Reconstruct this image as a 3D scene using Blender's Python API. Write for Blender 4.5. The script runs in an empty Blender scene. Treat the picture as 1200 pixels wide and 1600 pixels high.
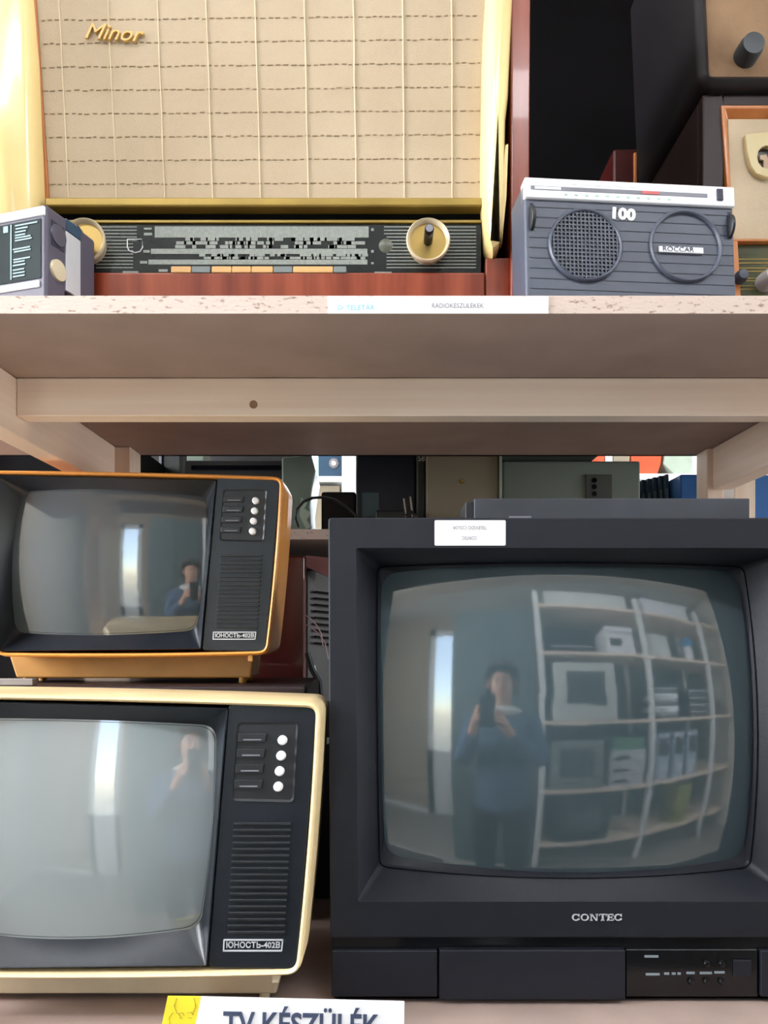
import bpy, bmesh, math, random
from mathutils import Vector, Matrix
random.seed(7)
H = 1.45            # eye height
F = 1200.0          # focal length in pixels
HZ = 990.0          # horizon row
PI = math.pi
COL = bpy.context.scene.collection

def P(px, py, D):
    return Vector(((px-600.0)*D/F, D, H+(HZ-py)*D/F))
def X(px, D): return (px-600.0)*D/F
def Z(py, D): return H+(HZ-py)*D/F
def s2l(c):
    return tuple((v/255/12.92 if v/255 <= .04045 else ((v/255+.055)/1.055)**2.4) for v in c)

# ---------------------------------------------------------------- materials
MATS = {}
def mat(name, rgb, rough=.5, metal=0., spec=.5, var=.06, scale=25., bump=0., bscale=200., stretch=(1,1,1),
        rgb2=None, coat=0., ior=1.5, kind='noise', lo=.35, hi=.65, detail=4, trans=0.):
    if name in MATS: return MATS[name]
    m = bpy.data.materials.new(name); m.use_nodes = True
    nt = m.node_tree; n = nt.nodes; l = nt.links
    b = n['Principled BSDF']
    a = s2l(rgb)
    if rgb2 is None:
        c1 = tuple(max(0, v*(1-var)) for v in a); c2 = tuple(min(1, v*(1+var)) for v in a)
    else: c1, c2 = a, s2l(rgb2)
    tc = n.new('ShaderNodeTexCoord'); mp = n.new('ShaderNodeMapping')
    mp.inputs['Scale'].default_value = stretch
    l.new(tc.outputs['Object'], mp.inputs['Vector'])
    tx = n.new('ShaderNodeTexNoise'); tx.inputs['Scale'].default_value = scale; tx.inputs['Detail'].default_value = detail
    l.new(mp.outputs['Vector'], tx.inputs['Vector'])
    cr = n.new('ShaderNodeValToRGB'); cr.color_ramp.elements[0].position = lo; cr.color_ramp.elements[1].position = hi
    cr.color_ramp.elements[0].color = (*c1, 1); cr.color_ramp.elements[1].color = (*c2, 1)
    l.new(tx.outputs['Fac'], cr.inputs['Fac']); l.new(cr.outputs['Color'], b.inputs['Base Color'])
    b.inputs['Roughness'].default_value = rough; b.inputs['Metallic'].default_value = metal
    b.inputs['Specular IOR Level'].default_value = spec; b.inputs['IOR'].default_value = ior
    b.inputs['Coat Weight'].default_value = coat; b.inputs['Coat Roughness'].default_value = .04
    b.inputs['Transmission Weight'].default_value = trans
    if bump > 0:
        t2 = n.new('ShaderNodeTexNoise'); t2.inputs['Scale'].default_value = bscale; t2.inputs['Detail'].default_value = 3
        l.new(mp.outputs['Vector'], t2.inputs['Vector'])
        bp = n.new('ShaderNodeBump'); bp.inputs['Strength'].default_value = bump; bp.inputs['Distance'].default_value = .001
        l.new(t2.outputs['Fac'], bp.inputs['Height']); l.new(bp.outputs['Normal'], b.inputs['Normal'])
    MATS[name] = m
    return m

def emat(name, rgb, power):
    m = bpy.data.materials.new(name); m.use_nodes = True
    nt = m.node_tree; b = nt.nodes['Principled BSDF']
    b.inputs['Base Color'].default_value = (*s2l(rgb), 1)
    b.inputs['Emission Color'].default_value = (*s2l(rgb), 1); b.inputs['Emission Strength'].default_value = power
    return m

chip_edge = mat('chipboard_edge', (145,120,105), .9, rgb2=(206,187,177), scale=260, stretch=(.6,1,1.3), lo=.30, hi=.42, bump=.6, bscale=300, detail=5)
chip_face = mat('chipboard_face', (158,138,130), .75, var=.07, scale=14, bump=.15, bscale=300)
pine = mat('pine_wood', (240,216,196), .6, rgb2=(248,230,212), scale=18, stretch=(.12,1,5), lo=.3, hi=.7, bump=.15, bscale=60)
pine_y = mat('pine_wood_long', (228,204,184), .6, rgb2=(240,218,200), scale=18, stretch=(1,.12,5), lo=.3, hi=.7, bump=.15, bscale=60)
pine_z = mat('pine_wood_upright', (216,190,168), .6, rgb2=(228,206,186), scale=18, stretch=(4,4,.12), lo=.3, hi=.7, bump=.1, bscale=60)
knotm = mat('pine_knot', (150,115,88), .6, var=.2, scale=90)
black_pl = mat('black_plastic', (26,28,33), .42, var=.12, scale=40, bump=.12, bscale=900)
contec_pl = mat('charcoal_textured_plastic', (24,27,36), .5, spec=.35, var=.1, scale=30, bump=.25, bscale=1200)
gloss_blk = mat('glossy_black_plastic', (14,15,18), .16, var=.15, scale=30)
slate_pl = mat('slate_plastic', (25,30,38), .32, spec=.35, var=.1, scale=25, bump=.08, bscale=900)
orange_pl = mat('orange_plastic', (222,150,74), .28, var=.05, scale=12)
cream_pl = mat('cream_plastic', (235,208,158), .35, var=.05, scale=12)
cream_base = mat('beige_base_plastic', (205,190,162), .45, var=.06, scale=20)
orange_base = mat('ochre_base_plastic', (165,118,55), .45, var=.08, scale=20)
knob_w = mat('white_knob_plastic', (228,226,228), .3, var=.03)
chrome = mat('silver_trim', (200,200,205), .25, metal=.8, var=.05)
silver_pt = mat('silver_paint', (205,206,212), .4, metal=.2, var=.04)
white_pt = mat('white_print', (235,235,232), .5, var=.02)
grey_pt = mat('grey_print', (140,146,140), .6, var=.12, scale=300)
paper = mat('white_paper', (240,240,243), .6, var=.01)
yellow_p = mat('yellow_paper', (246,224,50), .6, var=.04)
ink = mat('dark_ink', (48,50,66), .6, var=.1)
ink_soft = mat('soft_grey_ink', (125,125,135), .6, var=.1)
ink_blue = mat('pale_blue_ink', (110,190,220), .6, var=.1)
mahog = mat('mahogany_veneer', (110,40,24), .22, rgb2=(158,76,50), scale=9, stretch=(5,1,.5), lo=.3, hi=.7, coat=.4)
mahog_v = mat('mahogany_veneer_upright', (116,46,28), .25, rgb2=(160,80,56), scale=9, stretch=(5,5,.4), lo=.3, hi=.7, coat=.3)
orangewood = mat('orange_wood', (168,98,46), .35, rgb2=(196,124,66), scale=10, stretch=(5,5,.5), lo=.3, hi=.7, coat=.2)
darkwood = mat('dark_brown_wood', (42,32,33), .4, rgb2=(50,39,40), spec=.25, scale=12, stretch=(3,3,.6), lo=.3, hi=.7)
cloth = mat('beige_grille_cloth', (184,165,139), .95, rgb2=(198,180,154), scale=6, lo=.3, hi=.7, bump=.5, bscale=900)
cord_l = mat('light_cord', (214,196,166), .8, var=.04)
cord_d = mat('brown_cord', (158,136,108), .9, var=.15, scale=120)
ivory_pl = mat('ivory_yellow_plastic', (238,212,148), .2, var=.05, scale=8, coat=.3)
gold = mat('brass_gold', (190,160,95), .28, metal=.7, var=.08)
gold_t = mat('gold_trim', (150,125,60), .35, metal=.5, var=.1)
brass_cream = mat('cream_ring', (225,210,180), .25, metal=.2, var=.05)
goldletters = mat('gold_letters', (214,172,92), .35, metal=.0, var=.06)
dialglass = mat('dial_glass', (30,34,36), .12, var=.2, scale=30)
keyorange = mat('orange_key', (218,170,110), .45, var=.05)
keygrey = mat('grey_key', (120,128,128), .45, var=.05)
greyradio = mat('grey_radio_plastic', (72,78,93), .42, var=.06, scale=30, bump=.1, bscale=900)
purpleradio = mat('graphite_radio_plastic', (84,80,96), .42, var=.06, scale=30, bump=.1, bscale=900)
mesh_dk = mat('dark_grille_mesh', (40,40,46), .5, var=.1)
white_pl = mat('white_plastic', (232,234,240), .35, var=.02)
red_ptr = mat('red_pointer', (190,80,80), .4)
green_pt = mat('pale_green_print', (170,205,190), .6)
browncl = mat('worn_brown_panel', (112,84,62), .85, rgb2=(168,138,106), scale=9, lo=.3, hi=.7, bump=.4, bscale=500, detail=8)
ivory_plq = mat('ivory_plaque', (205,190,145), .4, var=.04)
green_dial = mat('green_dial_glass', (58,62,44), .15, rgb2=(84,88,62), scale=10)
backblack = mat('black_fibreboard', (9,8,10), .95, spec=.1, var=.2, scale=10)
redbrown = mat('red_brown_case', (58,16,16), .3, rgb2=(70,22,20), scale=8, stretch=(3,3,.5), coat=.3)
cable_m = mat('black_cable', (18,18,20), .45)
pinkcable = mat('pinkish_cable', (140,110,110), .45)
greybeige = mat('taupe_case_plastic', (140,130,112), .55, var=.05, scale=8)
greengrey = mat('green_grey_case_plastic', (108,116,108), .55, var=.06, scale=8)
navy = mat('navy_black_plastic', (34,38,48), .4, var=.1)
metalpin = mat('steel_pin', (190,180,175), .25, metal=.9)
white_brd = mat('white_board', (236,238,240), .5, var=.02)
tealbox = mat('teal_blue_plastic', (46,74,98), .4, var=.08)
orangered = mat('orange_red_cloth', (208,80,44), .7, var=.1, scale=20)
palegreen = mat('pale_green_case', (165,180,165), .5, var=.06)
bluebox = mat('blue_plastic', (28,88,150), .5, var=.06)
wallm = mat('wall_paint', (214,208,198), .9, var=.02, bump=.2, bscale=120)
wallb = mat('beige_wall_paint', (176,160,138), .9, var=.04, bump=.2, bscale=120)
ceilm = mat('ceiling_paint', (228,226,220), .9, var=.02)
floorm = mat('grey_floor_vinyl', (150,144,138), .45, var=.08, scale=6)
framem = mat('white_frame_paint', (232,234,236), .4, var=.02)
skin = mat('skin', (214,166,142), .5, var=.05, scale=40)
hairm = mat('dark_brown_hair', (52,38,32), .55, var=.25, scale=60, stretch=(3,3,.6))
denim = mat('blue_denim', (78,98,126), .85, var=.15, scale=90, bump=.4, bscale=700)
trouser = mat('dark_trouser_cloth', (34,38,44), .9, var=.12, scale=60)
fleece = mat('white_fleece', (210,212,210), .95, bump=1., bscale=300)
tealcab = mat('grey_green_cabinet', (84,98,98), .6, var=.04)

def crt_mat(name, rgb, rough=.06):
    return mat(name, rgb, rough, var=.03, scale=6, ior=1.8, coat=1.0)
crt_contec = crt_mat('grey_green_picture_tube', (66,80,86))
crt_orange = crt_mat('slate_picture_tube', (62,72,78))
crt_cream = crt_mat('pale_grey_picture_tube', (142,150,153))

# ---------------------------------------------------------------- mesh builder
class MB:
    def __init__(s): s.v=[]; s.f=[]; s.mi=[]; s.mats=[]; s.cur=0
    def use(s, m):
        if m not in s.mats: s.mats.append(m)
        s.cur = s.mats.index(m); return s
    def add(s, vs, fs):
        o = len(s.v); s.v += [Vector(v) for v in vs]
        for f in fs: s.f.append([i+o for i in f]); s.mi.append(s.cur)
        return s
    def box(s, x0,x1,y0,y1,z0,z1):
        vs=[(x,y,z) for x in (x0,x1) for y in (y0,y1) for z in (z0,z1)]
        return s.add(vs, [(0,1,3,2),(4,6,7,5),(0,4,5,1),(2,3,7,6),(0,2,6,4),(1,5,7,3)])
    def pbox(s, px0,py0,px1,py1,D,d0,d1):     # box whose front is read at depth D
        return s.box(X(px0,D),X(px1,D),D+d0,D+d1,Z(py1,D),Z(py0,D))
    def loft(s, rings, cap0=False, cap1=False, closed=True):
        n=len(rings[0]); o=len(s.v); vs=[p for r in rings for p in r]; fs=[]
        for i in range(len(rings)-1):
            for j in range(n if closed else n-1):
                k=(j+1)%n; fs.append((i*n+j,i*n+k,(i+1)*n+k,(i+1)*n+j))
        if cap0: fs.append(tuple(range(n)))
        if cap1: fs.append(tuple((len(rings)-1)*n+j for j in range(n)))
        return s.add(vs, fs)
    def prism(s, pts, y0, y1):                 # pts: (x,z) outline
        return s.loft([[(x,y0,z) for x,z in pts],[(x,y1,z) for x,z in pts]], True, True)
    def tube(s, path, r, n=8, caps=True):
        path=[Vector(p) for p in path]; rings=[]
        up=Vector((0,0,1))
        for i,p in enumerate(path):
            d=(path[min(i+1,len(path)-1)]-path[max(i-1,0)]).normalized()
            a=d.cross(up)
            if a.length<.05: a=d.cross(Vector((1,0,0)))
            a.normalize(); b=d.cross(a).normalized()
            rr=r[i] if isinstance(r,(list,tuple)) else r
            rings.append([p+a*math.cos(2*PI*k/n)*rr+b*math.sin(2*PI*k/n)*rr for k in range(n)])
        return s.loft(rings, caps, caps)
    def lathe(s, c, prof, axis='y', n=32):     # prof: (radius, offset along axis)
        c=Vector(c); rings=[]
        for r,h in prof:
            ring=[]
            for k in range(n):
                a=2*PI*k/n; u=math.cos(a)*r; w=math.sin(a)*r
                if axis=='y': ring.append(c+Vector((u,h,w)))
                elif axis=='z': ring.append(c+Vector((u,w,h)))
                else: ring.append(c+Vector((h,u,w)))
            rings.append(ring)
        return s.loft(rings, True, True)
    def build(s, name, m=None, parent=None, bev=0, seg=2, smooth=35, shear=None, recalc=True):
        if m is not None and not s.mats: s.mats=[m]
        off=Vector((0,0,0)); p=parent
        while p is not None: off+=p.location; p=p.parent
        me=bpy.data.meshes.new(name)
        vs=s.v
        if shear: vs=[shear(v) for v in vs]
        me.from_pydata([tuple(v-off) for v in vs], [], s.f)
        for mm in s.mats: me.materials.append(mm)
        for p_,i in zip(me.polygons, s.mi): p_.material_index=i
        bm=bmesh.new(); bm.from_mesh(me)
        bmesh.ops.remove_doubles(bm, verts=bm.verts, dist=1e-6)
        if recalc: bmesh.ops.recalc_face_normals(bm, faces=bm.faces)
        bm.to_mesh(me); bm.free()
        for p_ in me.polygons: p_.use_smooth=True
        me.set_sharp_from_angle(angle=math.radians(smooth))
        o=bpy.data.objects.new(name, me); COL.objects.link(o)
        if parent is not None: o.parent=parent
        if bev>0:
            b=o.modifiers.new('bevel','BEVEL'); b.width=bev; b.segments=seg; b.limit_method='ANGLE'; b.angle_limit=math.radians(40); b.harden_normals=True
        return o

def tag(o, label, cat, group=None):
    o['label']=label; o['category']=cat
    if group: o['group']=group
    return o
def struct(o): o['kind']='structure'; return o
def thing(name, label, cat, loc=(0,0,0), group=None):
    o=bpy.data.objects.new(name,None); COL.objects.link(o); o.location=loc; o.empty_display_size=.05
    return tag(o,label,cat,group)
def copy_tree(o, parent=None):
    c=o.copy(); COL.objects.link(c)
    if parent is not None: c.parent=parent
    for ch in [k for k in bpy.data.objects if k.parent==o]: copy_tree(ch,c)
    return c

def qring(c, r, b=(0,0,0,0), nc=6, ne=10):
    """rounded quad outline, corners TL TR BR BL as (x,z); z up"""
    c=[Vector(p) for p in c]; out=[]
    for i in range(4):
        p=c[i]; a=(c[i-1]-p).normalized(); q=c[(i+1)%4]; d=(q-p).normalized()
        p0=p+a*r; p2=p+d*r
        for k in range(nc+1):
            t=k/nc; out.append(p0*(1-t)**2+p*2*t*(1-t)+p2*t*t) if r>0 else (out.append(p.copy()) )
        e0=p2; e1=q-d*r; nrm=Vector((-d.y,d.x))
        for k in range(1,ne):
            t=k/ne; out.append(e0.lerp(e1,t)+nrm*b[i]*4*t*(1-t))
    return out
def pq(pxc, D): return [(X(a,D),Z(b,D)) for a,b in pxc]
def ring3(r2, y):
    return [Vector((p.x, y(p.x,p.y) if callable(y) else y, p.y)) for p in r2]
def inset(r2, d):
    n=len(r2); out=[]
    cx=sum(p.x for p in r2)/n; cz=sum(p.y for p in r2)/n
    for i in range(n):
        t=(r2[(i+1)%n]-r2[i-1]);
        if t.length<1e-9: t=(r2[(i+2)%n]-r2[i-2])
        t.normalize(); nr=Vector((-t.y,t.x)); out.append(r2[i]-nr*d)
    return out

def text(parent, name, s, x, y, z, size, m, sx=1., ext=.0003, align='CENTER', rot=0., shear=0., bold=0., flip=False):
    cu=bpy.data.curves.new(name,'FONT'); cu.body=s; cu.size=size; cu.extrude=ext; cu.align_x=align; cu.align_y='CENTER'
    cu.shear=shear; cu.offset=bold; cu.resolution_u=3
    t=bpy.data.objects.new('t',cu); COL.objects.link(t)
    bpy.context.view_layer.update()
    me=bpy.data.meshes.new_from_object(t.evaluated_get(bpy.context.evaluated_depsgraph_get()))
    bpy.data.objects.remove(t)
    off=Vector((0,0,0)); p=parent
    while p is not None: off+=p.location; p=p.parent
    M=Matrix.Translation(Vector((x,y,z))-off)@Matrix.Rotation(rot,4,'Y')@Matrix.Rotation(PI/2,4,'X')@Matrix.Diagonal((sx,1,1,1))
    if flip: M=M@Matrix.Rotation(PI,4,'Z')
    me.transform(M); me.materials.clear(); me.materials.append(m); me.name=name
    o=bpy.data.objects.new(name,me); COL.objects.link(o)
    if parent is not None: o.parent=parent
    return o

# ---------------------------------------------------------------- camera
cam=bpy.data.cameras.new('camera'); co=bpy.data.objects.new('camera',cam); COL.objects.link(co)
co.location=(0,0,H); co.rotation_euler=(PI/2,0,0)
cam.sensor_fit='VERTICAL'; cam.sensor_height=36; cam.lens=F/1600*36; cam.shift_y=(HZ-800)/1600; cam.clip_start=.02
bpy.context.scene.camera=co

# ---------------------------------------------------------------- room
RX0,RX1,RY0,RY1,RZ=-1.9,2.7,-1.75,3.3,2.75
def wall_with_hole(name, m, axis, pos, a0,a1, h0,h1,w0,w1, th=.1):
    b=MB()
    segs=[(a0,h0,0,RZ),(h1,a1,0,RZ),(h0,h1,0,w0),(h0,h1,w1,RZ)]
    for s0,s1,z0,z1 in segs:
        if axis=='x': b.box(min(pos,pos+th),max(pos,pos+th),s0,s1,z0,z1)
        else: b.box(s0,s1,min(pos,pos+th),max(pos,pos+th),z0,z1)
    return struct(b.build(name,m))
struct(MB().box(RX0-.1,RX1+.1,RY0-.1,RY1+.1,-.1,0).build('floor',floorm))
struct(MB().box(RX0-.1,RX1+.1,RY0-.1,RY1+.1,RZ,RZ+.1).build('ceiling',ceilm))
WL=(.05,.95,1.5,2.55); WB=(-1.3,.3,1.0,2.3); WR=(.1,1.15,1.0,2.3)
wall_with_hole('wall_left',wallm,'x',RX0,RY0,RY1,WL[0],WL[1],WL[2],WL[3],-.1)
wall_with_hole('wall_right',wallm,'x',RX1,RY0,RY1,WR[0],WR[1],WR[2],WR[3],.1)
wall_with_hole('wall_rear',wallm,'y',RY1,RX0,RX1,-1.3,.3,1.0,2.3,.1)
DX=(-1.02,-.58)
bk=MB(); bk.box(RX0,DX[0],RY0-.1,RY0,0,RZ); bk.box(DX[1],RX1,RY0-.1,RY0,0,RZ); bk.box(DX[0],DX[1],RY0-.1,RY0,2.55,RZ)
struct(bk.build('wall_front',wallb))
glass=mat('window_glass',(240,245,245),.02,trans=1.,ior=1.02,var=0)
def window(name, axis, pos, a0,a1,z0,z1):
    b=MB(); w=.05
    def bx(s0,s1,t0,t1,d=.03):
        if axis=='x': b.box(pos-d,pos+d,s0,s1,t0,t1)
        else: b.box(s0,s1,pos-d,pos+d,t0,t1)
    bx(a0,a1,z0,z0+w); bx(a0,a1,z1-w,z1); bx(a0,a0+w,z0,z1); bx(a1-w,a1,z0,z1); mid=(a0+a1)/2; bx(mid-w/2,mid+w/2,z0,z1)
    o=struct(b.build(name,framem,None,.004))
    g=MB()
    if axis=='x': g.box(pos-.003,pos+.003,a0+.02,a1-.02,z0+.02,z1-.02)
    else: g.box(a0+.02,a1-.02,pos-.003,pos+.003,z0+.02,z1-.02)
    g.build('pane',glass,o)
window('window_1','x',RX0-.05,*WL)
window('window_2','x',RX1+.05,*WR)
window('window_3','y',RY1+.05,*WB)
# glazed white door in the wall behind the camera
dr=MB(); y0,y1=RY0-.06,RY0-.02
dr.box(DX[0],DX[0]+.08,y0,y1,0,2.53); dr.box(DX[1]-.08,DX[1],y0,y1,0,2.53); dr.box(DX[0],DX[1],y0,y1,0,.9); dr.box(DX[0],DX[1],y0,y1,2.45,2.53)
door=struct(dr.build('door_1',framem,None,.003))
MB().box(DX[0]+.08,DX[1]-.08,RY0-.045,RY0-.04,.9,2.45).build('pane',glass,door)
hd=MB(); hd.tube([(DX[1]-.04,RY0-.02,1.08),(DX[1]-.04,RY0+.03,1.08),(DX[1]-.14,RY0+.03,1.08)],.009); hd.box(DX[1]-.06,DX[1]-.02,RY0-.022,RY0-.012,.98,1.16)
hd.build('door_handle',chrome,door)
struct(MB().box(RX0,DX[0],RY0,RY0+.012,0,.08).box(DX[1],RX1,RY0,RY0+.012,0,.08).build('baseboard_front',framem))
struct(MB().box(RX0,RX0+.012,RY0,RY1,0,.08).build('baseboard_left',framem))

# ---------------------------------------------------------------- main storage rack
XL,XR=-.395,.487
rack=thing('storage_rack','pine storage rack with chipboard shelves holding the televisions and radios','shelf',(0,.92,0))
SHX0,SHX1=-.66,.80
uz0,uz1=H+.2750,H+.2904
def shelf(z0,z1,x0=SHX0,x1=SHX1,y0=.66,y1=1.182,parent=rack):
    b=MB().use(chip_face); b.box(x0,x1,y0,y1,z0,z1)
    o=b.build('shelf_board',None,parent)
    o.data.materials.append(chip_edge)
    for p in o.data.polygons:
        if abs(p.normal.y)>.9 or abs(p.normal.x)>.9: p.material_index=1
    return o
shelf(uz0,uz1); lz=H-.353
shelf(lz-.0154,lz); shelf(.52,.535)
for z in (H+.2750,lz-.0154,.52):
    for (y0,y1) in ((.825,.850),) if z>1 else ((.825,.850),):
        MB().box(XL,XR,y0,y1,z-.0413,z-.0002).build('crossbeam',pine,rack,.0015)
    for xa,xb in ((XL-.028,XL),(XR,XR+.028)):
        MB().box(xa,xb,.665,1.128 if xa<0 else 1.138,z-.062,z-.0003).build('rail',pine_y,rack,.0015)
k=MB(); k.lathe((X(396,.825),.8245,Z(632,.825)),[(.0,0),(.0042,0),(.0048,.001)],'y',14)
kk=k.build('knot',knotm,rack); kk.scale=(1,1,1)
for xa,xb in ((XL-.045,XL+.022),(XR-.008,XR+.0165)):
    MB().box(xa,xb,1.1285 if xa<0 else 1.1385,1.178,.0,H+.2747).build('post',pine_z,rack,.0015)
for xa in (XL-.095,XR+.03):
    MB().box(xa,xa+.045,.665,.71,.0,2.6).build('post',pine_z,rack,.0015)
for xa in (XL-.12,XR+.06):
    MB().box(xa,xa+.045,1.133,1.178,uz1,2.6).build('post',pine_z,rack,.0015)
MB().box(SHX0,SHX1,1.183,1.19,uz0,2.6).build('back_panel',backblack,rack)
MB().box(SHX0,SHX1,.66,1.18,2.5,2.516).build('shelf_board',chip_face,rack)
# small bolt under the right rail
# ---------------------------------------------------------------- shelf edge label
def place_label():
    D=.659
    t=thing('shelf_label','long white paper label strip stuck on chipboard shelf edge under the big radio','label',P(684,490,D))
    MB().box(X(512,D),X(857,D),D,D+.0008,Z(490,D)+.0002,Z(463,D)).build('label_paper',paper,t)
    text(t,'lettering','TELETÁR',X(563,D),D-.0001,Z(481,D),.0062,ink_blue,1.0,.0001)
    text(t,'lettering','Dr.',X(534,D),D-.0001,Z(481,D),.0055,ink_blue,1.,.0001)
    text(t,'lettering','RÁDIÓKÉSZÜLÉKEK',X(715,D),D-.0001,Z(478,D),.0055,ink_soft,.92,.0001)
place_label()

# ---------------------------------------------------------------- portable televisions
def crt_face(R, cx, cz, yf):
    return lambda x,z: yf+R-math.sqrt(max(1e-6,R*R-(x-cx)**2-(z-cz)**2))
def add_tube(parent, ring2, fy, m):
    n=len(ring2); cx=sum(p.x for p in ring2)/n; cz=sum(p.y for p in ring2)/n
    c=Vector((cx,cz)); rings=[]
    for s in (1.04,1.0,.97,.9,.8,.68,.55,.42,.3,.18,.08):
        rings.append(ring3([c+(p-c)*s for p in ring2], fy))
    b=MB(); b.loft(rings,False,True)
    return b.build('screen',m,parent,smooth=80,recalc=True)

def portable_tv(label, fx, D, shell_m, base_m, glass_m, deps, back):
    """fx maps the traced pixel frame of the lower set to this set"""
    def Q(c): return pq([fx(*p) for p in c], D)
    sc=abs(Q([(1,0)])[0][0]-Q([(0,0)])[0][0])      # metres per traced px
    outer=qring(Q([(-140,1083),(503,1098),(470,1526),(-126,1530)]), 26*sc, (2*sc,3*sc,3*sc,3*sc))
    zb=min(p.y for p in outer)
    foot_z=deps['foot']
    t=thing('portable_television',label,'television',(X(fx(150,0)[0],D),D+.05,foot_z))
    r_in=inset(outer, 8.5*sc)
    cx=sum(p.x for p in outer)/len(outer); cz=sum(p.y for p in outer)/len(outer); c=Vector((cx,cz))
    def sc_ring(s,dz=0,dx=0): return [c+Vector((dx,dz))+(p-c)*s for p in outer]
    b=MB()
    b.loft([ring3(inset(outer,9.5*sc),D+.012), ring3(r_in,D+.0035), ring3(inset(outer,7*sc),D+.0006), ring3(inset(outer,4.5*sc),D-.0006), ring3(inset(outer,1.6*sc),D+.001), ring3(outer,D+.006),
            ring3(sc_ring(1.004),D+.05), ring3(sc_ring(.998),D+.10),
            ring3(sc_ring(.93),D+.112), ring3(sc_ring(.80),D+back*.8), ring3(sc_ring(.62),D+back)],False,True)
    b.build('shell',shell_m,t,smooth=50)
    # surround of the picture tube
    so=qring(Q([(-128,1094),(355,1107),(322,1512),(-118,1517)]),5*sc)
    scr=qring(Q([(-86,1129),(328,1141),(303,1465),(-104,1470)]),34*sc,(5*sc,7*sc,6*sc,7*sc),8,10)
    # same vertex count
    so=qring(Q([(-128,1094),(355,1107),(322,1512),(-118,1517)]),5*sc,(0,0,0,0),8,10)
    scx=sum(p.x for p in scr)/len(scr); scz=sum(p.y for p in scr)/len(scr)
    fy=crt_face(.45,scx,scz,D+.003)
    b=MB(); mid=[a.lerp(q,.93) for a,q in zip(so,scr)]
    b.loft([ring3(so,D+.012),ring3(so,D+.0035),ring3(inset(so,1.5*sc),D+.0022),ring3(inset(so,3*sc),D+.0035),ring3(mid,lambda x,z: fy(x,z)+.0005),ring3(scr,lambda x,z: fy(x,z)-.0002),ring3(inset(scr,-1.0*sc),lambda x,z: fy(x,z)+.003)])
    b.build('screen_surround',slate_pl,t,smooth=30)
    add_tube(t,scr,fy,glass_m)
    # control panel
    b=MB(); cpn=Q([(356,1099),(494,1107),(462,1518),(323,1515)])
    b.prism([(p.x,p.y) for p in qring(cpn,10*sc,(0,1*sc,0,0))],D+.004,D+.02)
    panel=b.build('control_panel',slate_pl,t,.0012)
    # recessed switch box: rim + dark floor
    ro=qring(Q([(371,1131),(464,1131),(457,1253),(363,1251)]),7*sc); b=MB()
    b.loft([ring3(ro,D+.004),ring3(inset(ro,-1.5*sc),D+.0026),ring3(inset(ro,2*sc),D+.0036)],False,True)
    b.build('switch_recess',black_pl,panel,smooth=20)
    for i in range(4):
        yy=1157+i*24.3; xl=372-i*2
        a=Q([(xl,yy-11),(xl+44,yy-11),(xl+42,yy+3),(xl-1,yy+3)])
        MB().prism(a,D+.001,D+.005).build('slider_switch',black_pl,panel,.0006)
        e=MB(); e.prism(Q([(xl+8,yy-2+0),(xl+36,yy-2),(xl+36,yy),(xl+8,yy)]),D+.0004,D+.0012); e.build('slider_highlight',ink_soft,panel)  # pale strip painted as a highlight on the switch ledge
        kx,ky=Q([(441-i*2.2,1157+i*24.3)])[0]
        MB().lathe((kx,D+.004,ky),[(.0,-.0055),(5.5*sc,-.0053),(7.4*sc,-.004),(7.6*sc,0)],'y',24).build('knob',knob_w,panel,smooth=40)
    g=MB(); n=18
    for i in range(n):
        yy=1286+i*10.0; sh=(yy-1286)*.058
        a=Q([(364-sh,yy),(455-sh,yy),(455-sh,yy+4.2),(364-sh,yy+4.2)])
        g.prism(a,D+.0016,D+.0045)
    g.build('speaker_grille',black_pl,panel,.0006)
    # name plate
    fr=Q([(348,1470),(442,1470),(440,1489),(347,1489)]); fo=qring(fr,1*sc); b=MB()
    b.loft([ring3(fo,D+.0042),ring3(fo,D+.0028),ring3(inset(fo,2*sc),D+.0028),ring3(inset(fo,2*sc),D+.0042)])
    plate=b.build('name_plate',silver_pt,panel)
    tx,tz=Q([(394.5,1479.5)])[0]
    text(plate,'lettering','ЮНОСТЬ-402В',tx,D+.0034,tz,12.5*sc,silver_pt,.98*deps.get('tsx',1),.0004,bold=.0001)
    # foot frame and feet
    zc=Z(fx(0,1540)[1],D)
    bz1=zb+4*sc
    DB=D+.058; xa=X(fx(-95,0)[0],DB); xb=X(fx(437,0)[0],DB)
    prof=[(xa,bz1),(xb,bz1),(xb-.003,foot_z+.006),(xa+.01,foot_z+.006)]
    MB().prism(prof,DB,D+.12).build('base',base_m,t,.003)
    for fxx in (-60,412):
        xx=X(fx(fxx,0)[0],DB)
        for yy in (DB+.006,D+.112):
            MB().lathe((xx,yy,foot_z),[(.0045,0),(.0052,.001),(.0052,.0075)],'z',14).build('foot',base_m,t)
    c0,c1=Q([(429,1524)])[0]
    MB().box(c0-.003,c0+.003,D+.004,D+.02,c1-.009,c1).build('latch',base_m,t,.001)
    return t
portable_tv('lower cream-rimmed portable television with pale grey screen, standing on the lower shelf', lambda x,y:(x,y), .68, cream_pl, cream_base, crt_cream, {'foot':H-.353}, .24)
portable_tv('upper orange portable television with dark slate screen, above the cream one', lambda x,y:(399+(x-441)*.72+ (0), 782+(y-1157)*.655), .94, orange_pl, orange_base, crt_orange, {'foot':H-.0640}, .185)

# wooden set under the orange television
r=thing('radio_cabinet','dark brown wooden radio cabinet lying behind the cream television, under the orange one','radio',(-.29,1.06,lz))
MB().box(-.50,-.095,.945,1.12,lz,H-.0640).build('case',darkwood,r,.004)
MB().box(-.48,-.12,.941,.946,lz+.03,H-.09).build('grille_cloth',browncl,r)
for k_ in (-.44,-.16): MB().lathe((k_,.938,lz+.05),[(0,-.008),(.013,-.007),(.014,0),(.014,.004)],'y').build('knob',black_pl,r)

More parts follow.
